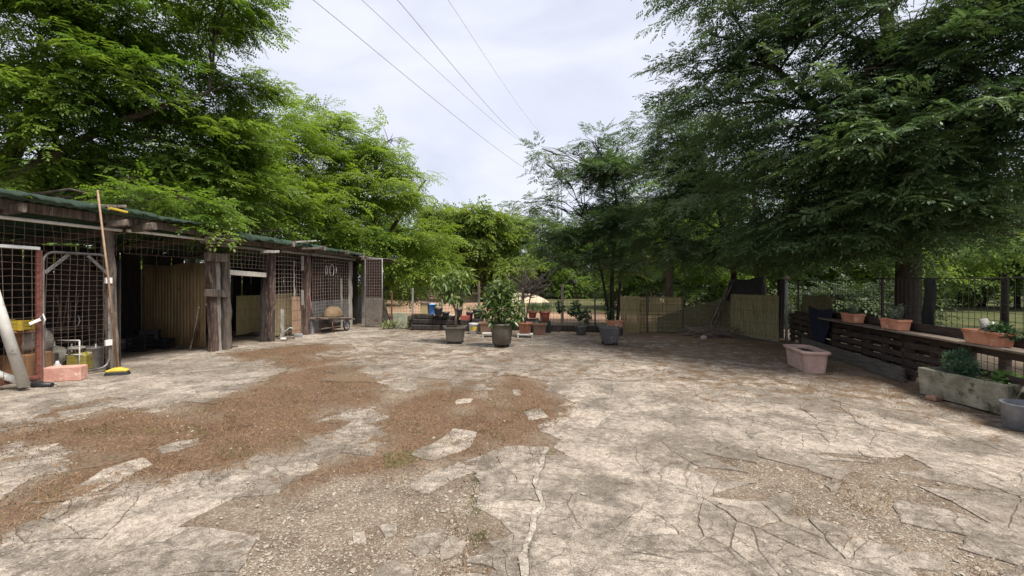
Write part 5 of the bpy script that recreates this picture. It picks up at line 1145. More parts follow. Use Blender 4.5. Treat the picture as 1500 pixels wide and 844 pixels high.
def vessel_round(root, c, rb, rt, h, mat, z0=0.0, n=28, rim=.025, lip=.03):
    m = MB(); c = Vector(c)
    m.lathe([(rb * .9, z0), (rb, z0 + .015), (rb + (rt - rb) * .75, z0 + h * .72), (rt * .965, z0 + h - lip * 2), (rt + rim, z0 + h - lip * 1.7), (rt + rim, z0 + h), (rt - .01, z0 + h), (rt - .02, z0 + h - .07), (rb * .5, z0 + h - .08)], (c.x, c.y, 0), n, cap=False)
    o = m.build('pot', mat, root); m = MB(); m.lathe([(.001, z0 + h - .05), (rt * .5, z0 + h - .04), (rt - .012, z0 + h - .065)], (c.x, c.y, 0), 14, cap=False); m.build('soil', SOIL, root); return o
def vessel_rect(root, c, xb, yb, xt, yt, h, mat, rz=0.0, z0=0.0, rim=.02, lip=.035, q=.12):
    m = MB(); m.rect([(xb, yb, z0), (xb + (xt - xb) * .9, yb + (yt - yb) * .9, z0 + h - lip), (xt + rim, yt + rim, z0 + h - lip + .004), (xt + rim, yt + rim, z0 + h), (xt - .012, yt - .012, z0 + h), (xt - .02, yt - .02, z0 + h - .06)], (c[0], c[1], 0), rz, q, cap=False)
    o = m.build('pot', mat, root); m = MB(); m.rect([(xt - .018, yt - .018, z0 + h - .075), (xt - .018, yt - .018, z0 + h - .055)], (c[0], c[1], 0), rz, q); m.build('soil', SOIL, root)
    return o
def wheels(root, c, dx, dy, r=.035, rz=0.0):
    mm_ = Matrix.Rotation(rz, 3, 'Z')
    for a in (-1, 1):
        for b2 in (-1, 1):
            q = Vector(c) + mm_ @ Vector((a * dx, b2 * dy, r)); m = MB(); m.tube([q - Vector((.018, 0, 0)), q + Vector((.018, 0, 0))], r, 12, True, False); m.box(q + Z * (r * .9), (.05, .04, r * .9)); m.build('wheel', BLACKP, root)
def base_of(px_, py_): return gp(px_, py_)
# mango-like tree in the square tub
c = base_of(667, 503); r_ = thing('potted_tree', 'potted tree with long drooping pale leaves in a square taupe tub on wheels', 'potted tree', c)
vessel_rect(r_, c, .195, .19, .245, .24, .36, TAUPE, z0=.075); wheels(r_, c, .17, .15)
for k in (-1, 1): m = MB(); m.beam(c + Vector((k * .255, -.06, .40)), c + Vector((k * .30, -.06, .47)), .03, .14, 1, 0, up=Vector((0, 1, 0))); m.build('handle', TAUPE, r_)
t0 = c + Z * .38; t1 = at(668, 458, c.y); t2 = at(664, 445, c.y); t3 = at(657, 420, c.y)
m = MB(); m.tube([t0, t1, t2, t3], [.034, .028, .024, .014], 8); m.tube([t1, at(672, 440, c.y), at(680, 425, c.y)], [.02, .014, .008], 6); m.tube([t2, at(650, 425, c.y + .1), at(642, 412, c.y)], [.016, .012, .006], 6); m.build('trunk', STEM, r_)
Cc = lambda px_, py_, Y, r: (*at(px_, py_, Y), r)
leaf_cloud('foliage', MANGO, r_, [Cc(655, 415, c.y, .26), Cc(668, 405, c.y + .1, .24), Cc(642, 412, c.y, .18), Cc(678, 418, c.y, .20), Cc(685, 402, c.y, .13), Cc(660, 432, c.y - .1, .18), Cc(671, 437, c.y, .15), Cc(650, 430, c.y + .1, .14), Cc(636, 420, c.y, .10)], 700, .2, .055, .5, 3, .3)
# big bush in the round tub
c = base_of(735, 508); r_ = thing('potted_bush', 'leafy bush in a large round taupe tub on a caster base', 'potted bush', c)
vessel_round(r_, c, .225, .275, .50, TAUPE, .075); m = MB(); m.lathe([(.12, .045), (.19, .05), (.19, .08), (.12, .085)], (c.x, c.y, 0), 20); m.build('caster_base', BLACKP, r_)
for k in range(5):
    a = 6.28 * k / 5 + .3; q = c + Vector((.155 * math.cos(a), .155 * math.sin(a), .028)); m = MB(); m.tube([q - Vector((.016, 0, 0)), q + Vector((.016, 0, 0))], .028, 10, True, False); m.build('wheel', BLACKP, r_)
m = MB()
for px_, py_ in ((724, 440), (735, 430), (748, 438), (716, 455), (752, 455)): m.tube([c + Z * .52, at((735 + px_) / 2, 462, c.y), at(px_, py_, c.y + rs.uniform(-.15, .15))], [.022, .015, .007], 6)
m.build('stems', STEM, r_)
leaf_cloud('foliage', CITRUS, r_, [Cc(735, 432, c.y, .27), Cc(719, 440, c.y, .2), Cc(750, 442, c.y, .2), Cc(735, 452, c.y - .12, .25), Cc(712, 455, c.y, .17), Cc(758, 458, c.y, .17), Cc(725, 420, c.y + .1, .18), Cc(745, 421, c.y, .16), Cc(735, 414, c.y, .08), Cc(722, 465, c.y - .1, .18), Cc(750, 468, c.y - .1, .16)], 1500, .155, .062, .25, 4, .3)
# white bucket with its yellow label
c = base_of(694, 489); r_ = thing('plastic_bucket', 'white plastic bucket with a yellow label beside the square taupe tub', 'bucket', c)
m = MB(); m.lathe([(.125, 0), (.132, .01), (.146, .27), (.154, .275), (.154, .32), (.146, .325), (.14, .30), (.12, .02)], (c.x, c.y, 0), 26, cap=False); m.build('body', WHITEP, r_)
def arc_patch(r0, r1, z0, z1, a0, a1, mat, name):
    m = MB(); m.loft([[Vector((c.x + (r0 + (r1 - r0) * t) * math.cos(a), c.y + (r0 + (r1 - r0) * t) * math.sin(a), z0 + (z1 - z0) * t)) for a in np.linspace(a0, a1, 12)] for t in (0, 1)], False, True, False); return m.build(name, mat, r_)
arc_patch(.1375, .1455, .10, .23, -2.1, -.7, YELLOWP, 'label'); arc_patch(.1345, .1375, .04, .085, -1.7, -.6, M('grey_violet_print', (.25, .24, .30), (.35, .34, .42), scale=6), 'print_band')
m = MB(); m.tube([c + Vector((.155 * math.cos(t), .155 * math.sin(t), .29 - .05 * math.sin(t))) for t in np.linspace(math.pi, 2 * math.pi, 12)], .004, 4); m.build('handle', GALV, r_)
# low white stands and the pots on them
def stand(c, w, d, h, label):
    r2 = thing('low_stand', label, 'stand', c, 'low white stands under pots'); m = MB(); m.box(Vector((c.x, c.y, h - .02)), (w, d, .04), 0, .006); m.build('top', PVC, r2)
    for a in (-1, 1): m = MB(); m.box(Vector((c.x + a * (w / 2 - .03), c.y, (h - .04) / 2)), (.04, d - .02, h - .041)); m.build('leg', PVC, r2)
c = base_of(715, 493); stand(c, .34, .28, .11, 'low white stand half hidden by the round taupe tub'); 
c2 = c + Vector((-.1, .62, 0)); r_ = thing('flower_pot', 'square brown terracotta pot between the white bucket and the round taupe tub', 'pot', c2); vessel_rect(r_, c2, .15, .14, .19, .18, .36, TERRA_D)
c = base_of(769, 494); stand(c, .46, .3, .11, 'low white stand under the orange terracotta pot')
r_ = thing('potted_tree', 'small twiggy purple-brown tree in an orange terracotta pot on a low white stand', 'potted tree', (c.x, c.y, .11)); vessel_round(r_, c, .15, .205, .32, TERRA, .11)
TW2 = M('purple_brown_twig', (.07, .052, .048), (.15, .12, .105), scale=9, rough=.9)
m = MB(); q = random.Random(4); t0 = c + Z * .40
for px_, py_, px2, py2 in ((768, 450, 766, 425), (775, 445, 780, 420)):
    a, b2 = at(px_, py_, c.y), at(px2, py2, c.y); m.tube([t0, a, b2], [.024, .02, .014], 6)
    for _ in range(34):
        e0 = a.lerp(b2, q.uniform(.3, 1.0)); d = Vector((q.uniform(-1, 1), q.uniform(-.8, .8), q.uniform(.0, 1.0))).normalized(); L_ = q.uniform(.35, .95)
        e1 = e0 + d * L_ * .5; e2 = e1 + (d + Vector((q.uniform(-.5, .5), q.uniform(-.4, .4), q.uniform(-.3, .3)))).normalized() * L_ * .5; m.tube([e0, e1, e2], [.010, .007, .004], 4)
        for _k in range(3): e3 = e1.lerp(e2, q.random()); m.tube([e3, e3 + Vector((q.uniform(-1, 1), q.uniform(-1, 1), q.uniform(-.6, .8))) * .2], [.006, .003], 3)
m.build('trunk', TW2, r_)
leaf_cloud('foliage', leaf_mat('sparse_bronze_leaf', (.07, .05, .03), (.14, .13, .06), .2, .5, .2), r_, [Cc(772, 405, c.y, .55), Cc(765, 395, c.y, .4), Cc(785, 410, c.y, .35)], 420, .05, .022, .2, 8, .1)
c = base_of(790, 491) + Vector((0, .1, 0)); r_ = thing('flower_pot', 'square brown terracotta pot right behind the orange one on the stand', 'pot', c); vessel_rect(r_, c, .16, .15, .205, .19, .34, TERRA_D); leaf_cloud('foliage', PALEL, r_, [(c.x, c.y, .42, .12)], 40, .10, .02, .3, 12)
# raised red pots with tufts, on upturned crates
for k, (px_, base_y, w, h, lab, clab) in enumerate(((780, 466, .13, .22, 'smaller red pot with a grassy tuft, raised on a crate by the fence', 'black crate under the smaller red pot'), (798, 470, .165, .30, 'larger red pot with a grassy tuft, raised on a crate by the fence', 'black crate under the larger red pot'))):
    c = at(px_, base_y, 13.75); c0 = Vector((c.x, c.y, 0)); crate('plastic_crate', (c.x, c.y, 0), (.34, .3, c.z - .004), 0, BLACKP, clab, 'crate', 'black crates under pots')
    r_ = thing('potted_plant', lab, 'potted plant', c, 'red pots on crates'); vessel_round(r_, c, w * .8, w, h, TERRA_R, c.z, rim=.015)
    leaf_cloud('foliage', ROSEM, r_, [(c.x, c.y, c.z + h + .08, .17), (c.x - .1, c.y, c.z + h + .05, .12), (c.x + .1, c.y, c.z + h + .06, .13)], 330, .16, .014, -.55, 14 + k, .2)
c = base_of(812, 486); m = MB(); m.box((c.x, c.y + .12, .11), (.42, .3, .22), .05, .01); mt('dark_box', m, DARKWOOD, 'dark wooden box on the ground left of the tall fence post', 'box')
# bushy plant in the small black pot
c = base_of(851, 491); r_ = thing('potted_plant', 'contorted dark leafy shrub in a small black pot before the fence', 'potted plant', c); vessel_round(r_, c, .13, .17, .29, CHAR, rim=.012)
m = MB(); t0 = c + Z * .25
for px_, py_ in ((822, 452), (845, 444), (862, 462), (836, 456), (850, 470)): m.tube([t0, at(849, 470, c.y), at((849 + px_) / 2, (470 + py_) / 2 - 3, c.y), at(px_, py_, c.y)], [.016, .014, .01, .006], 5)
m.build('stems', STEM, r_)
leaf_cloud('foliage', DARKLEAF, r_, [Cc(821, 452, c.y, .13), Cc(817, 446, c.y, .08), Cc(844, 446, c.y, .14), Cc(844, 456, c.y, .14), Cc(836, 457, c.y, .10), Cc(858, 460, c.y, .15), Cc(862, 468, c.y, .12), Cc(850, 462, c.y, .12)], 620, .095, .065, .2, 16, .2)
leaf_cloud('low_leaves', PALEL, r_, [(c.x, c.y - .02, .33, .13)], 60, .09, .03, .2, 17)
# charcoal tub on wheels and the rectangular terracotta box behind it
c = base_of(893, 505); r_ = thing('potted_plant', 'tapered charcoal tub on wheels with a few weeds before the slender acacia', 'potted plant', c); vessel_rect(r_, c, .175, .17, .245, .23, .38, CHAR, z0=.07, q=.25); wheels(r_, c, .15, .13)
leaf_cloud('foliage', PALEL, r_, [(c.x - .1, c.y, .47, .08), (c.x + .12, c.y, .47, .06)], 40, .09, .02, .1, 18)
c = at(900, 479, 13.1); m = MB(); m.box((c.x, c.y, c.z / 2), (.44, .3, c.z - .004), 0, .01); mt('dark_box', m, DARKWOOD, 'dark box carrying the rectangular terracotta pot behind the charcoal tub', 'box')
r_ = thing('flower_pot', 'rectangular terracotta pot raised on a dark box behind the charcoal tub', 'pot', c); vessel_rect(r_, c, .2, .11, .225, .13, .2, TERRA, z0=c.z); leaf_cloud('foliage', DARKLEAF, r_, [(c.x - .12, c.y, c.z + .3, .14), (c.x + .02, c.y, c.z + .38, .12), (c.x - .18, c.y, c.z + .5, .12)], 150, .08, .04, .1, 19)
# stacked black sleepers with their clutter
c = base_of(648, 482); st = thing('timber_stack', 'stack of black old sleepers along the far fence', 'timber stack', (c.x, 14.55, 0))
for k, (px0, px1, z, Y, h) in enumerate(((603, 646, .09, 14.5, .18), (648, 693, .09, 14.45, .18), (606, 640, .28, 14.6, .17), (632, 692, .27, 14.5, .16), (604, 634, .45, 14.65, .15), (628, 672, .42, 14.6, .12), (600, 640, .20, 14.8, .3))):
    a, b2 = at(px0, 415, Y), at(px1, 415, Y - .1); a.z = z; b2.z = z - (.03 if k == 5 else 0); m = MB(); m.beam(a, b2, .22, h, 5, .008, r=rs); m.build('sleeper', DARKWOOD, st)
zt = .53
def on_stack(px_, z=None): q = at(px_, 415, 14.62); q.z = z if z is not None else zt; return q
c = on_stack(622); r_ = thing('bird_box', 'yellow brown wooden box with a flat lid on the black sleepers', 'box', c); m = MB(); m.box(c + Z * .17, (.24, .26, .34), 0, .004); m.build('body', REED, r_); m = MB(); m.box(c + Z * .355, (.36, .32, .025), .05, .003); m.build('lid', OLDWOOD, r_)
c = on_stack(632) + Vector((.02, -.02, -.01)); r_ = thing('blue_tub', 'bright blue plastic tub on the black sleepers beside the yellow box', 'tub', c); m = MB(); m.lathe([(.10, 0), (.13, .30), (.14, .305), (.14, .33), (.125, .33), (.10, .02)], c, 18, cap=False); m.build('body', M('blue_plastic', (.04, .17, .50), (.10, .28, .62), scale=5, rough=.45), r_); m = MB(); m.lathe([(.142, .325), (.142, .345), (.001, .35)], c, 18, cap=False); m.build('lid', M('pale_blue_plastic', (.25, .45, .68), (.34, .55, .76), scale=5, rough=.45), r_)
for k, (px_, z, w, h, lab) in enumerate(((642, .50, .135, .24, 'black pot standing next to the blue tub on the sleepers'), (653, .44, .12, .17, 'low black pot on the sleepers left of the potted tree trunk'), (672, .44, .125, .27, 'black pot on the sleepers just right of the potted tree trunk'), (688, .36, .11, .24, 'black pot on the sleepers behind the white bucket, shorter one'), (700, .42, .155, .28, 'wide black pot with a green sprout raised behind the white bucket'))):
    c = at(px_, 415, 14.3 if k != 4 else 14.0); c.z = z
    if k == 4: m = MB(); m.box((c.x, c.y, z / 2), (.36, .3, z - .004), 0, .01); mt('dark_box', m, DARKWOOD, 'dark box under the wide black pot behind the white bucket', 'box')
    if k == 3: m = MB(); m.box((c.x, c.y, z / 2), (.24, .24, z - .004), 0, .01); mt('dark_box', m, DARKWOOD, 'dark narrow box under the shorter black pot behind the white bucket', 'box')
    r_ = thing('plant_pot', lab, 'pot', c, 'black pots on the sleepers'); vessel_round(r_, c, w * .78, w, h, BLACKP, c.z, 18, .01)
    if k in (0, 2, 3, 4): leaf_cloud('foliage', ROSEM, r_, [(c.x, c.y, c.z + h + .05, .09 + .05 * (k > 2))], 50 if k < 3 else 110, .13, .022, -.3, 30 + k, .1)
c = at(682, 415, 14.2); c.z = .36; m = MB(); m.rect([(.15, .09, .36), (.16, .10, .50)], (c.x, c.y, 0)); mt('red_tray', m, TERRA_R, 'small dull red box on the sleepers right of the potted tree trunk', 'box')
m = MB(); m.box((c.x, c.y, .177), (.3, .26, .354), 0, .01); mt('dark_box', m, DARKWOOD, 'dark box carrying the small dull red box', 'box')
m = MB(); c = on_stack(662, .47); m.tube([c + Vector((-.14, 0, .05)), c + Vector((0, -.02, .0)), c + Vector((.16, 0, .02))], .022, 6); mt('pale_pipe', m, PVC, 'short pale pipe piece on the sleepers left of the trunk', 'pipe')
# grey-green slab and leaning boards at the shed end, weeds
a, b2 = at(575, 476, 15.0), at(597, 477, 14.9); m = MB(); m.box(((a.x + b2.x) / 2, 14.95, .27), (.50, .06, .54), -.1, .01, Matrix.Rotation(-.1, 3, 'Z') @ Matrix.Rotation(-.12, 3, 'X')); mt('stone_slab', m, M('lichen_slab', (.17, .18, .13), (.28, .285, .21), scale=4, rough=.95, bump=.5), 'grey green square slab leaning on the fence beside the shed end', 'slab')
for k, (px0, px1, lab) in enumerate(((572, 561, 'pale old board leaning on the shed end gate'), (566, 560, 'dark old board leaning behind the pale one on the shed end gate'))):
    a = at(px0, 415, 15.55 - .15 * k); a.z = .01; b2 = at(px1, 415, 15.75); b2.z = .85 if k == 0 else 1.0; m = MB(); m.beam(a, b2, .12, .03, 3, .004, up=Vector((0, 1, 0)), r=rs); mt('leaning_board', m, OLDWOOD if k == 0 else DARKWOOD, lab, 'board')
WEED = leaf_mat('pale_weed_leaf', (.13, .16, .06), (.36, .38, .22), .3, .6, .2)
for k, (px_, py_, n, r, lab) in enumerate(((585, 481, 90, .22, 'weeds before the grey green slab'), (613, 482, 60, .2, 'pale weeds before the near end of the black sleepers'), (640, 483, 60, .18, 'pale weeds before the middle of the black sleepers'), (568, 482, 50, .15, 'weeds at the foot of the leaning boards'), (676, 484, 25, .12, 'few pale weeds by the square taupe tub'), (1342, 543, 40, .1, 'yellowish weed at the corner of the mossy concrete trough'))):
    c = gp(px_, py_); o = leaf_cloud('weed_clump', WEED, None, [(c.x, c.y, .10, r), (c.x + r, c.y + .05, .09, r * .8), (c.x - r, c.y, .08, r * .8)], n * 2, .2, .045, -.4, 50 + k, .1)
    o.data.transform(Matrix.Translation(-c)); o.location = c; o['kind'] = 'thing'; tag(o, lab, 'weeds', 'weeds in the yard')

# ------------------------------------------------------------------ right side: pallet fence, shelf, troughs, mesh fence
PALLET = M('dark_stained_pallet_wood', (.026, .017, .0135), (.07, .047, .037), scale=5, rough=.85, bump=.5, stretch=(2, .5, 6))
pf = thing('pallet_fence', 'low dark brown fence of pallet boards along the right side of the yard', 'fence', RF.p(4, 0, 0))
S1 = 11.0
P_ = lambda a, n, z: RF.p(a, n, z)
s_ = .06
while s_ < S1:                                       # pallet lengths of 1.2 m, five boards each, on three blocks
    L_ = 1.18
    for k, z in enumerate((.13, .27, .41, .55, .69)):
        if 6.0 < s_ < 7.0 and k == 3: continue
        t = rs.uniform(-.012, .012); m = MB(); m.beam(P_(s_ + .01, .0 + rs.uniform(-.006, .006), z + t), P_(s_ + L_ - .01, rs.uniform(-.006, .006), z + t + rs.uniform(-.012, .012)), .022, .085, 4, .003, r=rs); m.build('slat', PALLET, pf)
        if not (6.0 < s_ < 7.0 and k in (2, 3)):
            m = MB(); m.beam(P_(s_ + .01, -.13, z + .07 + t), P_(s_ + L_ - .01, -.13, z + .07 - t), .022, .085, 3, .003, r=rs); m.build('slat', PALLET, pf)
    for f in (.06, .5, .94):
        m = MB(); m.beam(P_(s_ + L_ * f, -.065, .0), P_(s_ + L_ * f, -.065, .75), .10, .09, 3, .004, up=RF.n, r=rs); m.build('post', PALLET, pf)
    s_ += 1.2
s_ = 2.2
while s_ < S1:
    L_ = 2.4; m = MB(); m.beam(P_(s_, .07, .775), P_(s_ + L_ - .01, .07, .775 + rs.uniform(-.008, .008)), .24, .03, 6, .004, r=rs); m.build('shelf_plank', M('shelf_board', (.10, .075, .055), (.21, .165, .125), scale=5, rough=.9, bump=.4, stretch=(5, .6, 5)), pf); s_ += L_
    m = MB(); m.beam(P_(s_ - L_, -.10, .86), P_(s_ - .01, -.10, .86), .025, .12, 4, .004, r=rs); m.build('back_board', PALLET, pf)
# plinth boards on the ground before it
for k, (a, b2) in enumerate(((1.2, 3.0), (3.02, 5.2))):
    m = MB(); m.beam(P_(a, .12 + .05 * k, .12), P_(b2, .14 + .05 * k, .115), .035, .23, 6, .004, r=rs); mt('plinth_board', m, M('silver_black_board', (.06, .052, .045), (.14, .125, .11), scale=5, rough=.9, bump=.5, stretch=(2, .5, 8)), ['weathered grey board on edge beside the pink planter', 'weathered grey board on edge between the pink planter and the concrete trough', 'weathered grey board on edge behind the concrete trough'][k], 'board', 'boards on edge along the pallet fence')
# terracotta window troughs on the shelf
RZ = math.atan2(RF.d.y, RF.d.x)
def trough(px_, off, lab, L_=.52, plant=None):
    s_ = RF.px(px_, .09) + off; q = P_(s_, .09, .797); r_ = thing('flower_trough', lab, 'planter', q, 'terracotta troughs on the shelf', RZ)
    m = MB(); x, y, h = L_ / 2, .10, .17; m.rect([(x * .86, y * .8, 0), (x * .95, y * .93, h - .035), (x, y, h - .032), (x, y, h), (x - .014, y - .014, h), (x - .02, y - .02, h - .05)], (0, 0, 0), 0, .08, cap=False); m.build('pot', TERRA, r_, local=True)
    m = MB(); m.rect([(x - .017, y - .017, h - .06), (x - .017, y - .017, h - .04)], (0, 0, 0), 0, .08); m.build('soil', SOIL, r_, local=True); return r_, q
def sprigs(r_, spots, h, mat, n, lw, seed):
    rg = random.Random(seed); m = MB(); C_ = []
    for (x, y) in spots:
        for _ in range(n):
            d = Vector((rg.uniform(-.5, .5), rg.uniform(-.5, .5), 1)).normalized(); hh = h * rg.uniform(.6, 1.1); p0 = Vector((x, y, .13)); p1 = p0 + d * hh
            m.tube([p0, p0.lerp(p1, .5) + Vector((.01, 0, 0)), p1], [.006, .005, .003], 4); C_ += [(*p0.lerp(p1, t), .025) for t in np.linspace(.25, 1, 8)]
    m.build('stems', STEM, r_, local=True); q = r_.location.copy(); r_.location = (0, 0, 0); leaf_cloud('foliage', mat, r_, C_, len(C_) * 6, lw[0], lw[1], .1, seed, .3); r_.location = q
r_, q = trough(1249, 0, 'terracotta trough with thin sprigs, farthest along the shelf near the blue cloth'); sprigs(r_, [(.02, 0), (-.1, .01)], .20, PALEL, 4, (.055, .016), 3)
r_, q = trough(1311, 0, 'terracotta trough with a small fir-like plant, before the thick trunk'); sprigs(r_, [(.0, 0), (.07, .0), (-.06, 0)], .26, PALEL, 5, (.05, .014), 5)
r_, q = trough(1447, 0, 'terracotta trough nearest the camera, with an old leaning stump and trailing dark leaves', .56); m = MB(); m.tube([(-.02, 0, .12), (-.06, .02, .22), (-.10, .02, .30)], [.045, .05, .04], 9); m.build('stump', M('grey_stump', (.15, .14, .125), (.28, .265, .24), scale=9, rough=.95, bump=.6), r_, local=True)
r_.location, qq = (0, 0, 0), r_.location.copy(); leaf_cloud('foliage', DARKLEAF, r_, [(.12, .02, .19, .10), (.22, .02, .18, .09), (.04, .03, .18, .08), (.3, .04, .16, .07)], 300, .06, .035, .2, 44, .2); r_.location = qq
# dark blue cloth over the boards
m = MB(); rows = []; a0 = RF.px(1186, .05); a1 = RF.px(1222, .05)
for i in range(12):
    t = i / 11; wdt = 1 - .62 * t ** 1.2; mid = (a0 + a1) / 2 + .05 * t
    rows.append([P_(mid + (a1 - a0) / 2 * wdt * u, .05 + .03 * math.sin(u * 6 + t * 2) * (.4 + t) + .02, .98 - .80 * t - .03 * math.cos(u * 3)) for u in np.linspace(-1, 1, 15)])
m.loft(rows, False, True, False); o = mt('hanging_cloth', m, M('navy_cloth', (.006, .008, .022), (.016, .02, .045), scale=14, rough=.95, bump=.5), 'dark navy cloth hanging in a point over the pallet fence', 'cloth'); md = o.modifiers.new('thickness', 'SOLIDIFY'); md.thickness = .008
# pole with round cap and thinner twin
c = gp(1152, 499); r_ = thing('metal_pole', 'thin grey steel pole with a round flat cap beside the corner reed screen', 'pole', (c.x, c.y, 0)); m = MB(); m.tube([c, c + Z * 1.66], .034, 10); m.build('shaft', M('light_grey_pole', (.30, .30, .31), (.42, .42, .43), scale=6, rough=.5), r_)
m = MB(); m.lathe([(.02, 1.64), (.085, 1.66), (.10, 1.70), (.06, 1.745), (.002, 1.76)], c, 16, cap=False); m.build('cap', WHITECLOTH, r_)
m = MB(); c = gp(1159, 499.5); m.tube([c, c + Z * 1.0], .02, 8); mt('metal_stake', m, GALV, 'shorter thin grey stake right beside the capped pole', 'stake')
# pink planter
pa, pb, pc_ = gp(1178, 546.5), gp(1147, 531), gp(1211, 546); ld = (pb - pa); L_ = .95; ld.normalize(); rz = math.atan2(ld.y, ld.x); sd_ = Vector((ld.y, -ld.x, 0)); ctr = pa + ld * (L_ / 2) + sd_ * .19
PINK = M('faded_pink_clay', (.36, .23, .19), (.50, .36, .31), scale=3.5, rough=.85, bump=.25, spots=((.55, .42, .36), 6, .6))
r_ = thing('pink_planter', 'long faded pink planter on the ground, empty, before the pallet fence', 'planter', ctr); x, y, h = L_ / 2, .19, .37
m = MB(); m.rect([(x * .93, y * .84, 0), (x, y, h - .05), (x + .035, y + .035, h - .045), (x + .04, y + .04, h - .02), (x + .03, y + .03, h), (x - .025, y - .025, h), (x - .03, y - .03, h - .06)], ctr, rz, .28, cap=False); o = m.build('body', PINK, r_)
m = MB(); m.rect([(x - .028, y - .028, h - .09), (x - .028, y - .028, h - .07)], ctr, rz, .28); m.build('soil', SOIL, r_)
# mossy concrete trough with its two plants
MOSSY = M('mossy_concrete', (.16, .15, .105), (.38, .355, .27), scale=4.5, rough=.95, bump=.8, spots=((.075, .08, .042), 4, .54))
ta, tb = gp(1345, 578), gp(1475, 613); ld = ta - tb; L_ = ld.length + .02; ld.normalize(); sd_ = Vector((ld.y, -ld.x, 0)); sd_ = sd_ if sd_.x > 0 else -sd_; ctr = tb + ld * (L_ / 2) + sd_ * .26; rz = math.atan2(ld.y, ld.x)
r_ = thing('concrete_trough', 'mossy grey concrete trough planted with two green plants at the near end of the fence', 'trough', ctr); x, y, h = L_ / 2, .26, .38
m = MB(); m.rect([(x * .97, y * .93, .02), (x, y, h - .01), (x - .008, y - .008, h), (x - .05, y - .05, h), (x - .06, y - .06, h - .1)], ctr, rz, .05, cap=False); m.build('body', MOSSY, r_)
m = MB(); m.rect([(x - .055, y - .055, h - .09), (x - .055, y - .055, h - .05)], ctr, rz, .05); m.build('soil', SOIL, r_)
for k in (-1, 1): m = MB(); m.box(ctr + ld * (x * .7 * k) + Z * .012, (.1, .4, .022), rz); m.build('foot', MOSSY, r_)
c = ctr + ld * .12 + Z * .31; c2 = at(1408, 548, c.y); c.x = c2.x
r_ = thing('blue_green_plant', 'feathery blue green plant growing in the mossy concrete trough', 'plant', c); m = MB()
for k in range(9): a = 6.28 * k / 9; m.tube([c, c + Vector((.05 * math.cos(a), .05 * math.sin(a), .14)), c + Vector((.15 * math.cos(a), .15 * math.sin(a), .24))], [.006, .005, .003], 4)
m.build('stems', STEM, r_)
leaf_cloud('foliage', leaf_mat('blue_green_leaf', (.04, .10, .055), (.12, .22, .12), .25, .5, .3), r_, [(c.x, c.y, c.z + .22, .15), (c.x - .12, c.y, c.z + .17, .11), (c.x + .12, c.y + .05, c.z + .17, .12), (c.x, c.y - .1, c.z + .12, .12), (c.x + .05, c.y, c.z + .32, .08), (c.x - .1, c.y + .05, c.z + .28, .07)], 1500, .055, .014, .0, 71, .25)
c = at(1470, 560, ctr.y - .32); c.z = .31; r_ = thing('leafy_plant', 'low fresh green leafy plant at the near end of the mossy concrete trough', 'plant', c); m = MB()
for k in range(7): a = 6.28 * k / 7; m.tube([c, c + Vector((.06 * math.cos(a), .06 * math.sin(a), .09)), c + Vector((.14 * math.cos(a), .14 * math.sin(a), .11))], [.005, .004, .002], 4)
m.build('stems', STEM, r_); leaf_cloud('foliage', LUSH, r_, [(c.x, c.y, c.z + .08, .11), (c.x - .10, c.y + .02, c.z + .07, .09), (c.x + .11, c.y, c.z + .06, .1)], 170, .085, .045, .1, 73, .3)
m = MB(); q = gp(1374, 590); m.box((q.x + .06, q.y + .12, .03), (.16, .12, .06), .3, .012); mt('brick_chunk', m, TERRA_D, 'brown broken brick on the ground at the foot of the concrete trough', 'brick')
c = gp(1500, 629); r_ = thing('round_tub', 'round grey metal tub beside the concrete trough at the edge of the yard', 'tub', c); m = MB(); m.lathe([(.14, 0), (.160, .02), (.173, .25), (.182, .262), (.182, .278), (.168, .276), (.153, .05)], c, 30, cap=False); m.build('body', M('blue_grey_tub', (.15, .155, .17), (.29, .295, .31), scale=7, rough=.55, spots=((.28, .28, .29), 11, .62)), r_); m = MB(); m.lathe([(.001, .2), (.163, .2)], c, 20, cap=False); m.build('soil', SOIL, r_)
# wire mesh fence behind, posts, dark netting low down and a black strip
mf = thing('mesh_fence', 'tall dark wire mesh fence behind the pallet fence on the right side', 'fence', P_(3, -.25, 0)); m = MB(); m.wires(lambda a, z: P_(a, -.28 + .015 * math.sin(a * 2), z), -.4, S1, .05, 1.62, .11, .11, .0036, 3, .006); m.build('wire_mesh', DARKWIRE, mf, kind='stuff')
m = MB(); m.tube([P_(-.4 + 11.4 * t / 20, -.28, 1.625 + .012 * math.sin(t)) for t in range(21)], .008, 5); m.build('top_wire', DARKWIRE, mf)
for s_ in (-.3, 3.6, 8.2): m = MB(); m.beam(P_(s_, -.34, -.05), P_(s_, -.34, 1.66), .04, .04, 3, .002, up=RF.n, r=rs); m.build('post', DARKWOOD, mf)
def band(s0, s1, z0, z1, n, mat, name, label):
    m = MB(); N_ = int((s1 - s0) / .08) + 2; rows = [[P_(s0 + (s1 - s0) * j / N_, n + .02 * math.sin(j * 1.3 + i) + .01 * math.sin(j * .4), z0 + (z1 - z0) * i / 6 + .02 * math.sin(j * .5)) for j in range(N_ + 1)] for i in range(7)]
    m.loft(rows, False, True, False); o = mt(name, m, mat, label, 'net', 'cloths on the mesh fence'); md = o.modifiers.new('thickness', 'SOLIDIFY'); md.thickness = .006
band(.2, 1.9, .75, 1.25, -.24, NETD, 'shade_net', 'low dark green net on the mesh fence behind the navy cloth'); s_ = RF.px(1352, -.24); band(s_, RF.px(1371, -.24), .8, 1.6, -.24, M('black_tarp', (.008, .009, .009), (.02, .021, .02)), 'shade_net', 'narrow black cloth strip on the mesh fence just right of the thick trunk')
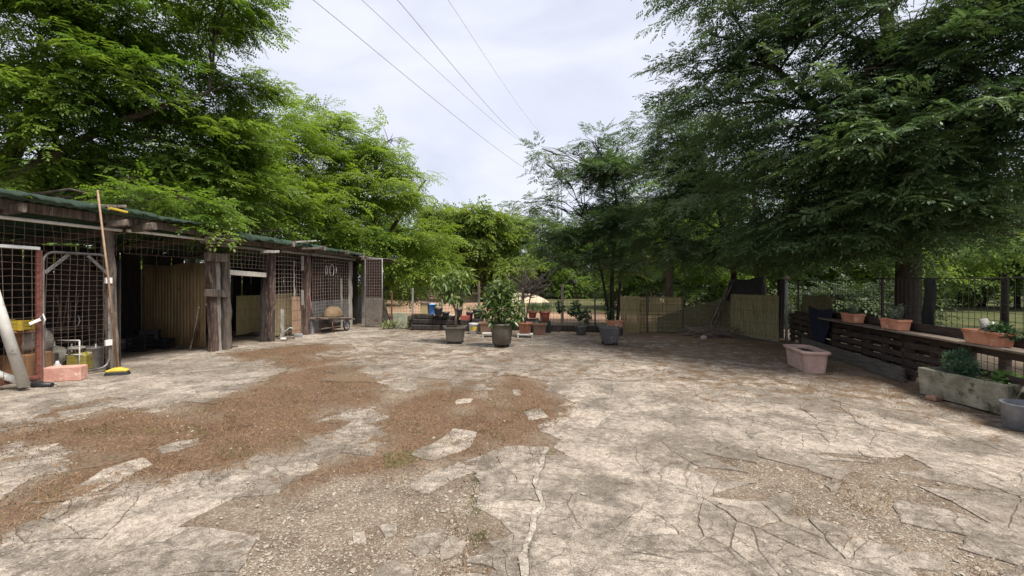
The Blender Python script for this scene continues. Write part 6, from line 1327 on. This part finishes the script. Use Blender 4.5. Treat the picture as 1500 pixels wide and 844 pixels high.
# ------------------------------------------------------------------ field: sand heaps, overhead wires and their mast
SAND = M('pale_sand', (.38, .295, .205), (.50, .41, .30), scale=1.2, rough=.95, bump=.6, bscale=9)
for px_, Y, w, h, lab in ((762, 36, 2.4, .8, 'pale sand heap in the field seen past the tall wooden fence post'), (938, 34, 2.2, .85, 'pale sand heap in the field behind the reed screen strip'), (690, 40, 2.2, .5, 'low pale sand heap in the field behind the large round tub')):
    c = at(px_, 415, Y); m = MB(); rows = []
    for i in range(8):
        t = i / 7; rows.append([Vector((c.x, c.y, -.08)) + Vector((w * (1 - t) ** .8 * math.cos(a) * (1 + .12 * math.sin(3 * a + i * .3)), w * .8 * (1 - t) ** .8 * math.sin(a) * (1 + .1 * math.sin(2 * a)), h * 1.05 * (1 - (1 - t) ** 1.6))) for a in np.linspace(0, 2 * math.pi, 25)[:-1]])
    m.loft(rows, True, True); mt('sand_heap', m, SAND, lab, 'sand heap', 'sand heaps in the field')
STEEL = M('grey_steel_lattice', (.16, .17, .18), (.24, .25, .26), scale=2, rough=.6, metal=.2)
pb_ = at(820, 415, 130); pt = at(820, 236, 130); mast = thing('power_mast', 'thin steel lattice mast far behind the wood', 'mast', (pb_.x, pb_.y, 0)); m = MB(); H = pt.z
for a, b2 in ((-1, -1), (1, -1), (1, 1), (-1, 1)): m.tube([(pb_.x + a * .9, pb_.y + b2 * .9, 0), (pt.x + a * .42, pt.y + b2 * .42, H)], .11, 4)
m.build('legs', STEEL, mast); m = MB(); z = 0; k = 0
while z < H - 1:
    z2 = z + 1.7; f, f2 = .9 - .48 * z / H, .9 - .48 * min(z2, H) / H
    for (a, b2), (c_, d_) in (((-1, -1), (1, -1)), ((1, -1), (1, 1)), ((1, 1), (-1, 1)), ((-1, 1), (-1, -1))): m.tube([(pb_.x + a * f, pb_.y + b2 * f, z), (pb_.x + c_ * f2, pb_.y + d_ * f2, min(z2, H))], .04, 3)
    z = z2
m.build('bracing', STEEL, mast, kind='stuff')
arms = []
for z, w in ((H - .5, 4.0), (H - 7, 4.5)): m = MB(); m.tube([(pt.x - w, pt.y, z), (pt.x, pt.y, z + .5), (pt.x + w, pt.y, z)], .12, 4); m.tube([(pt.x - w, pt.y, z), (pt.x, pt.y, z - .4), (pt.x + w, pt.y, z)], .08, 4); m.build('cross_arm', STEEL, mast)
CABLE = M('dark_cable', (.10, .085, .085), (.15, .13, .13), rough=.6)
for (x0, y0), (x1, y1), lab, r in (((460, 0), (807, 268), 'overhead wire nearest the left trees', .014), ((531, 0), (778, 214), 'second overhead wire from the left trees', .011), ((583, 0), (776, 212), 'third overhead wire from the left trees', .014), ((657, 0), (800, 200), 'faint overhead wire nearest the right trees', .008)):
    far = at(x1, y1, 124); near = at(x0, y0, 22); d = near - far; pts = []
    for k in range(41):
        t = k / 40 * 1.35; p = far + d * t; p.z -= 1.1 * 4 * t * (1 - t) if t <= 1 else 0; pts.append(p)
    m = MB(); m.tube(pts, [r * (2.0 - 1.0 * min(1, k / 30)) for k in range(41)], 4, True, False); mt('power_line', m, CABLE, lab, 'power line', 'overhead wires')
# ------------------------------------------------------------------ done
print('things', sum(1 for o in scene.objects if o.parent is None), 'objects', len(scene.objects))
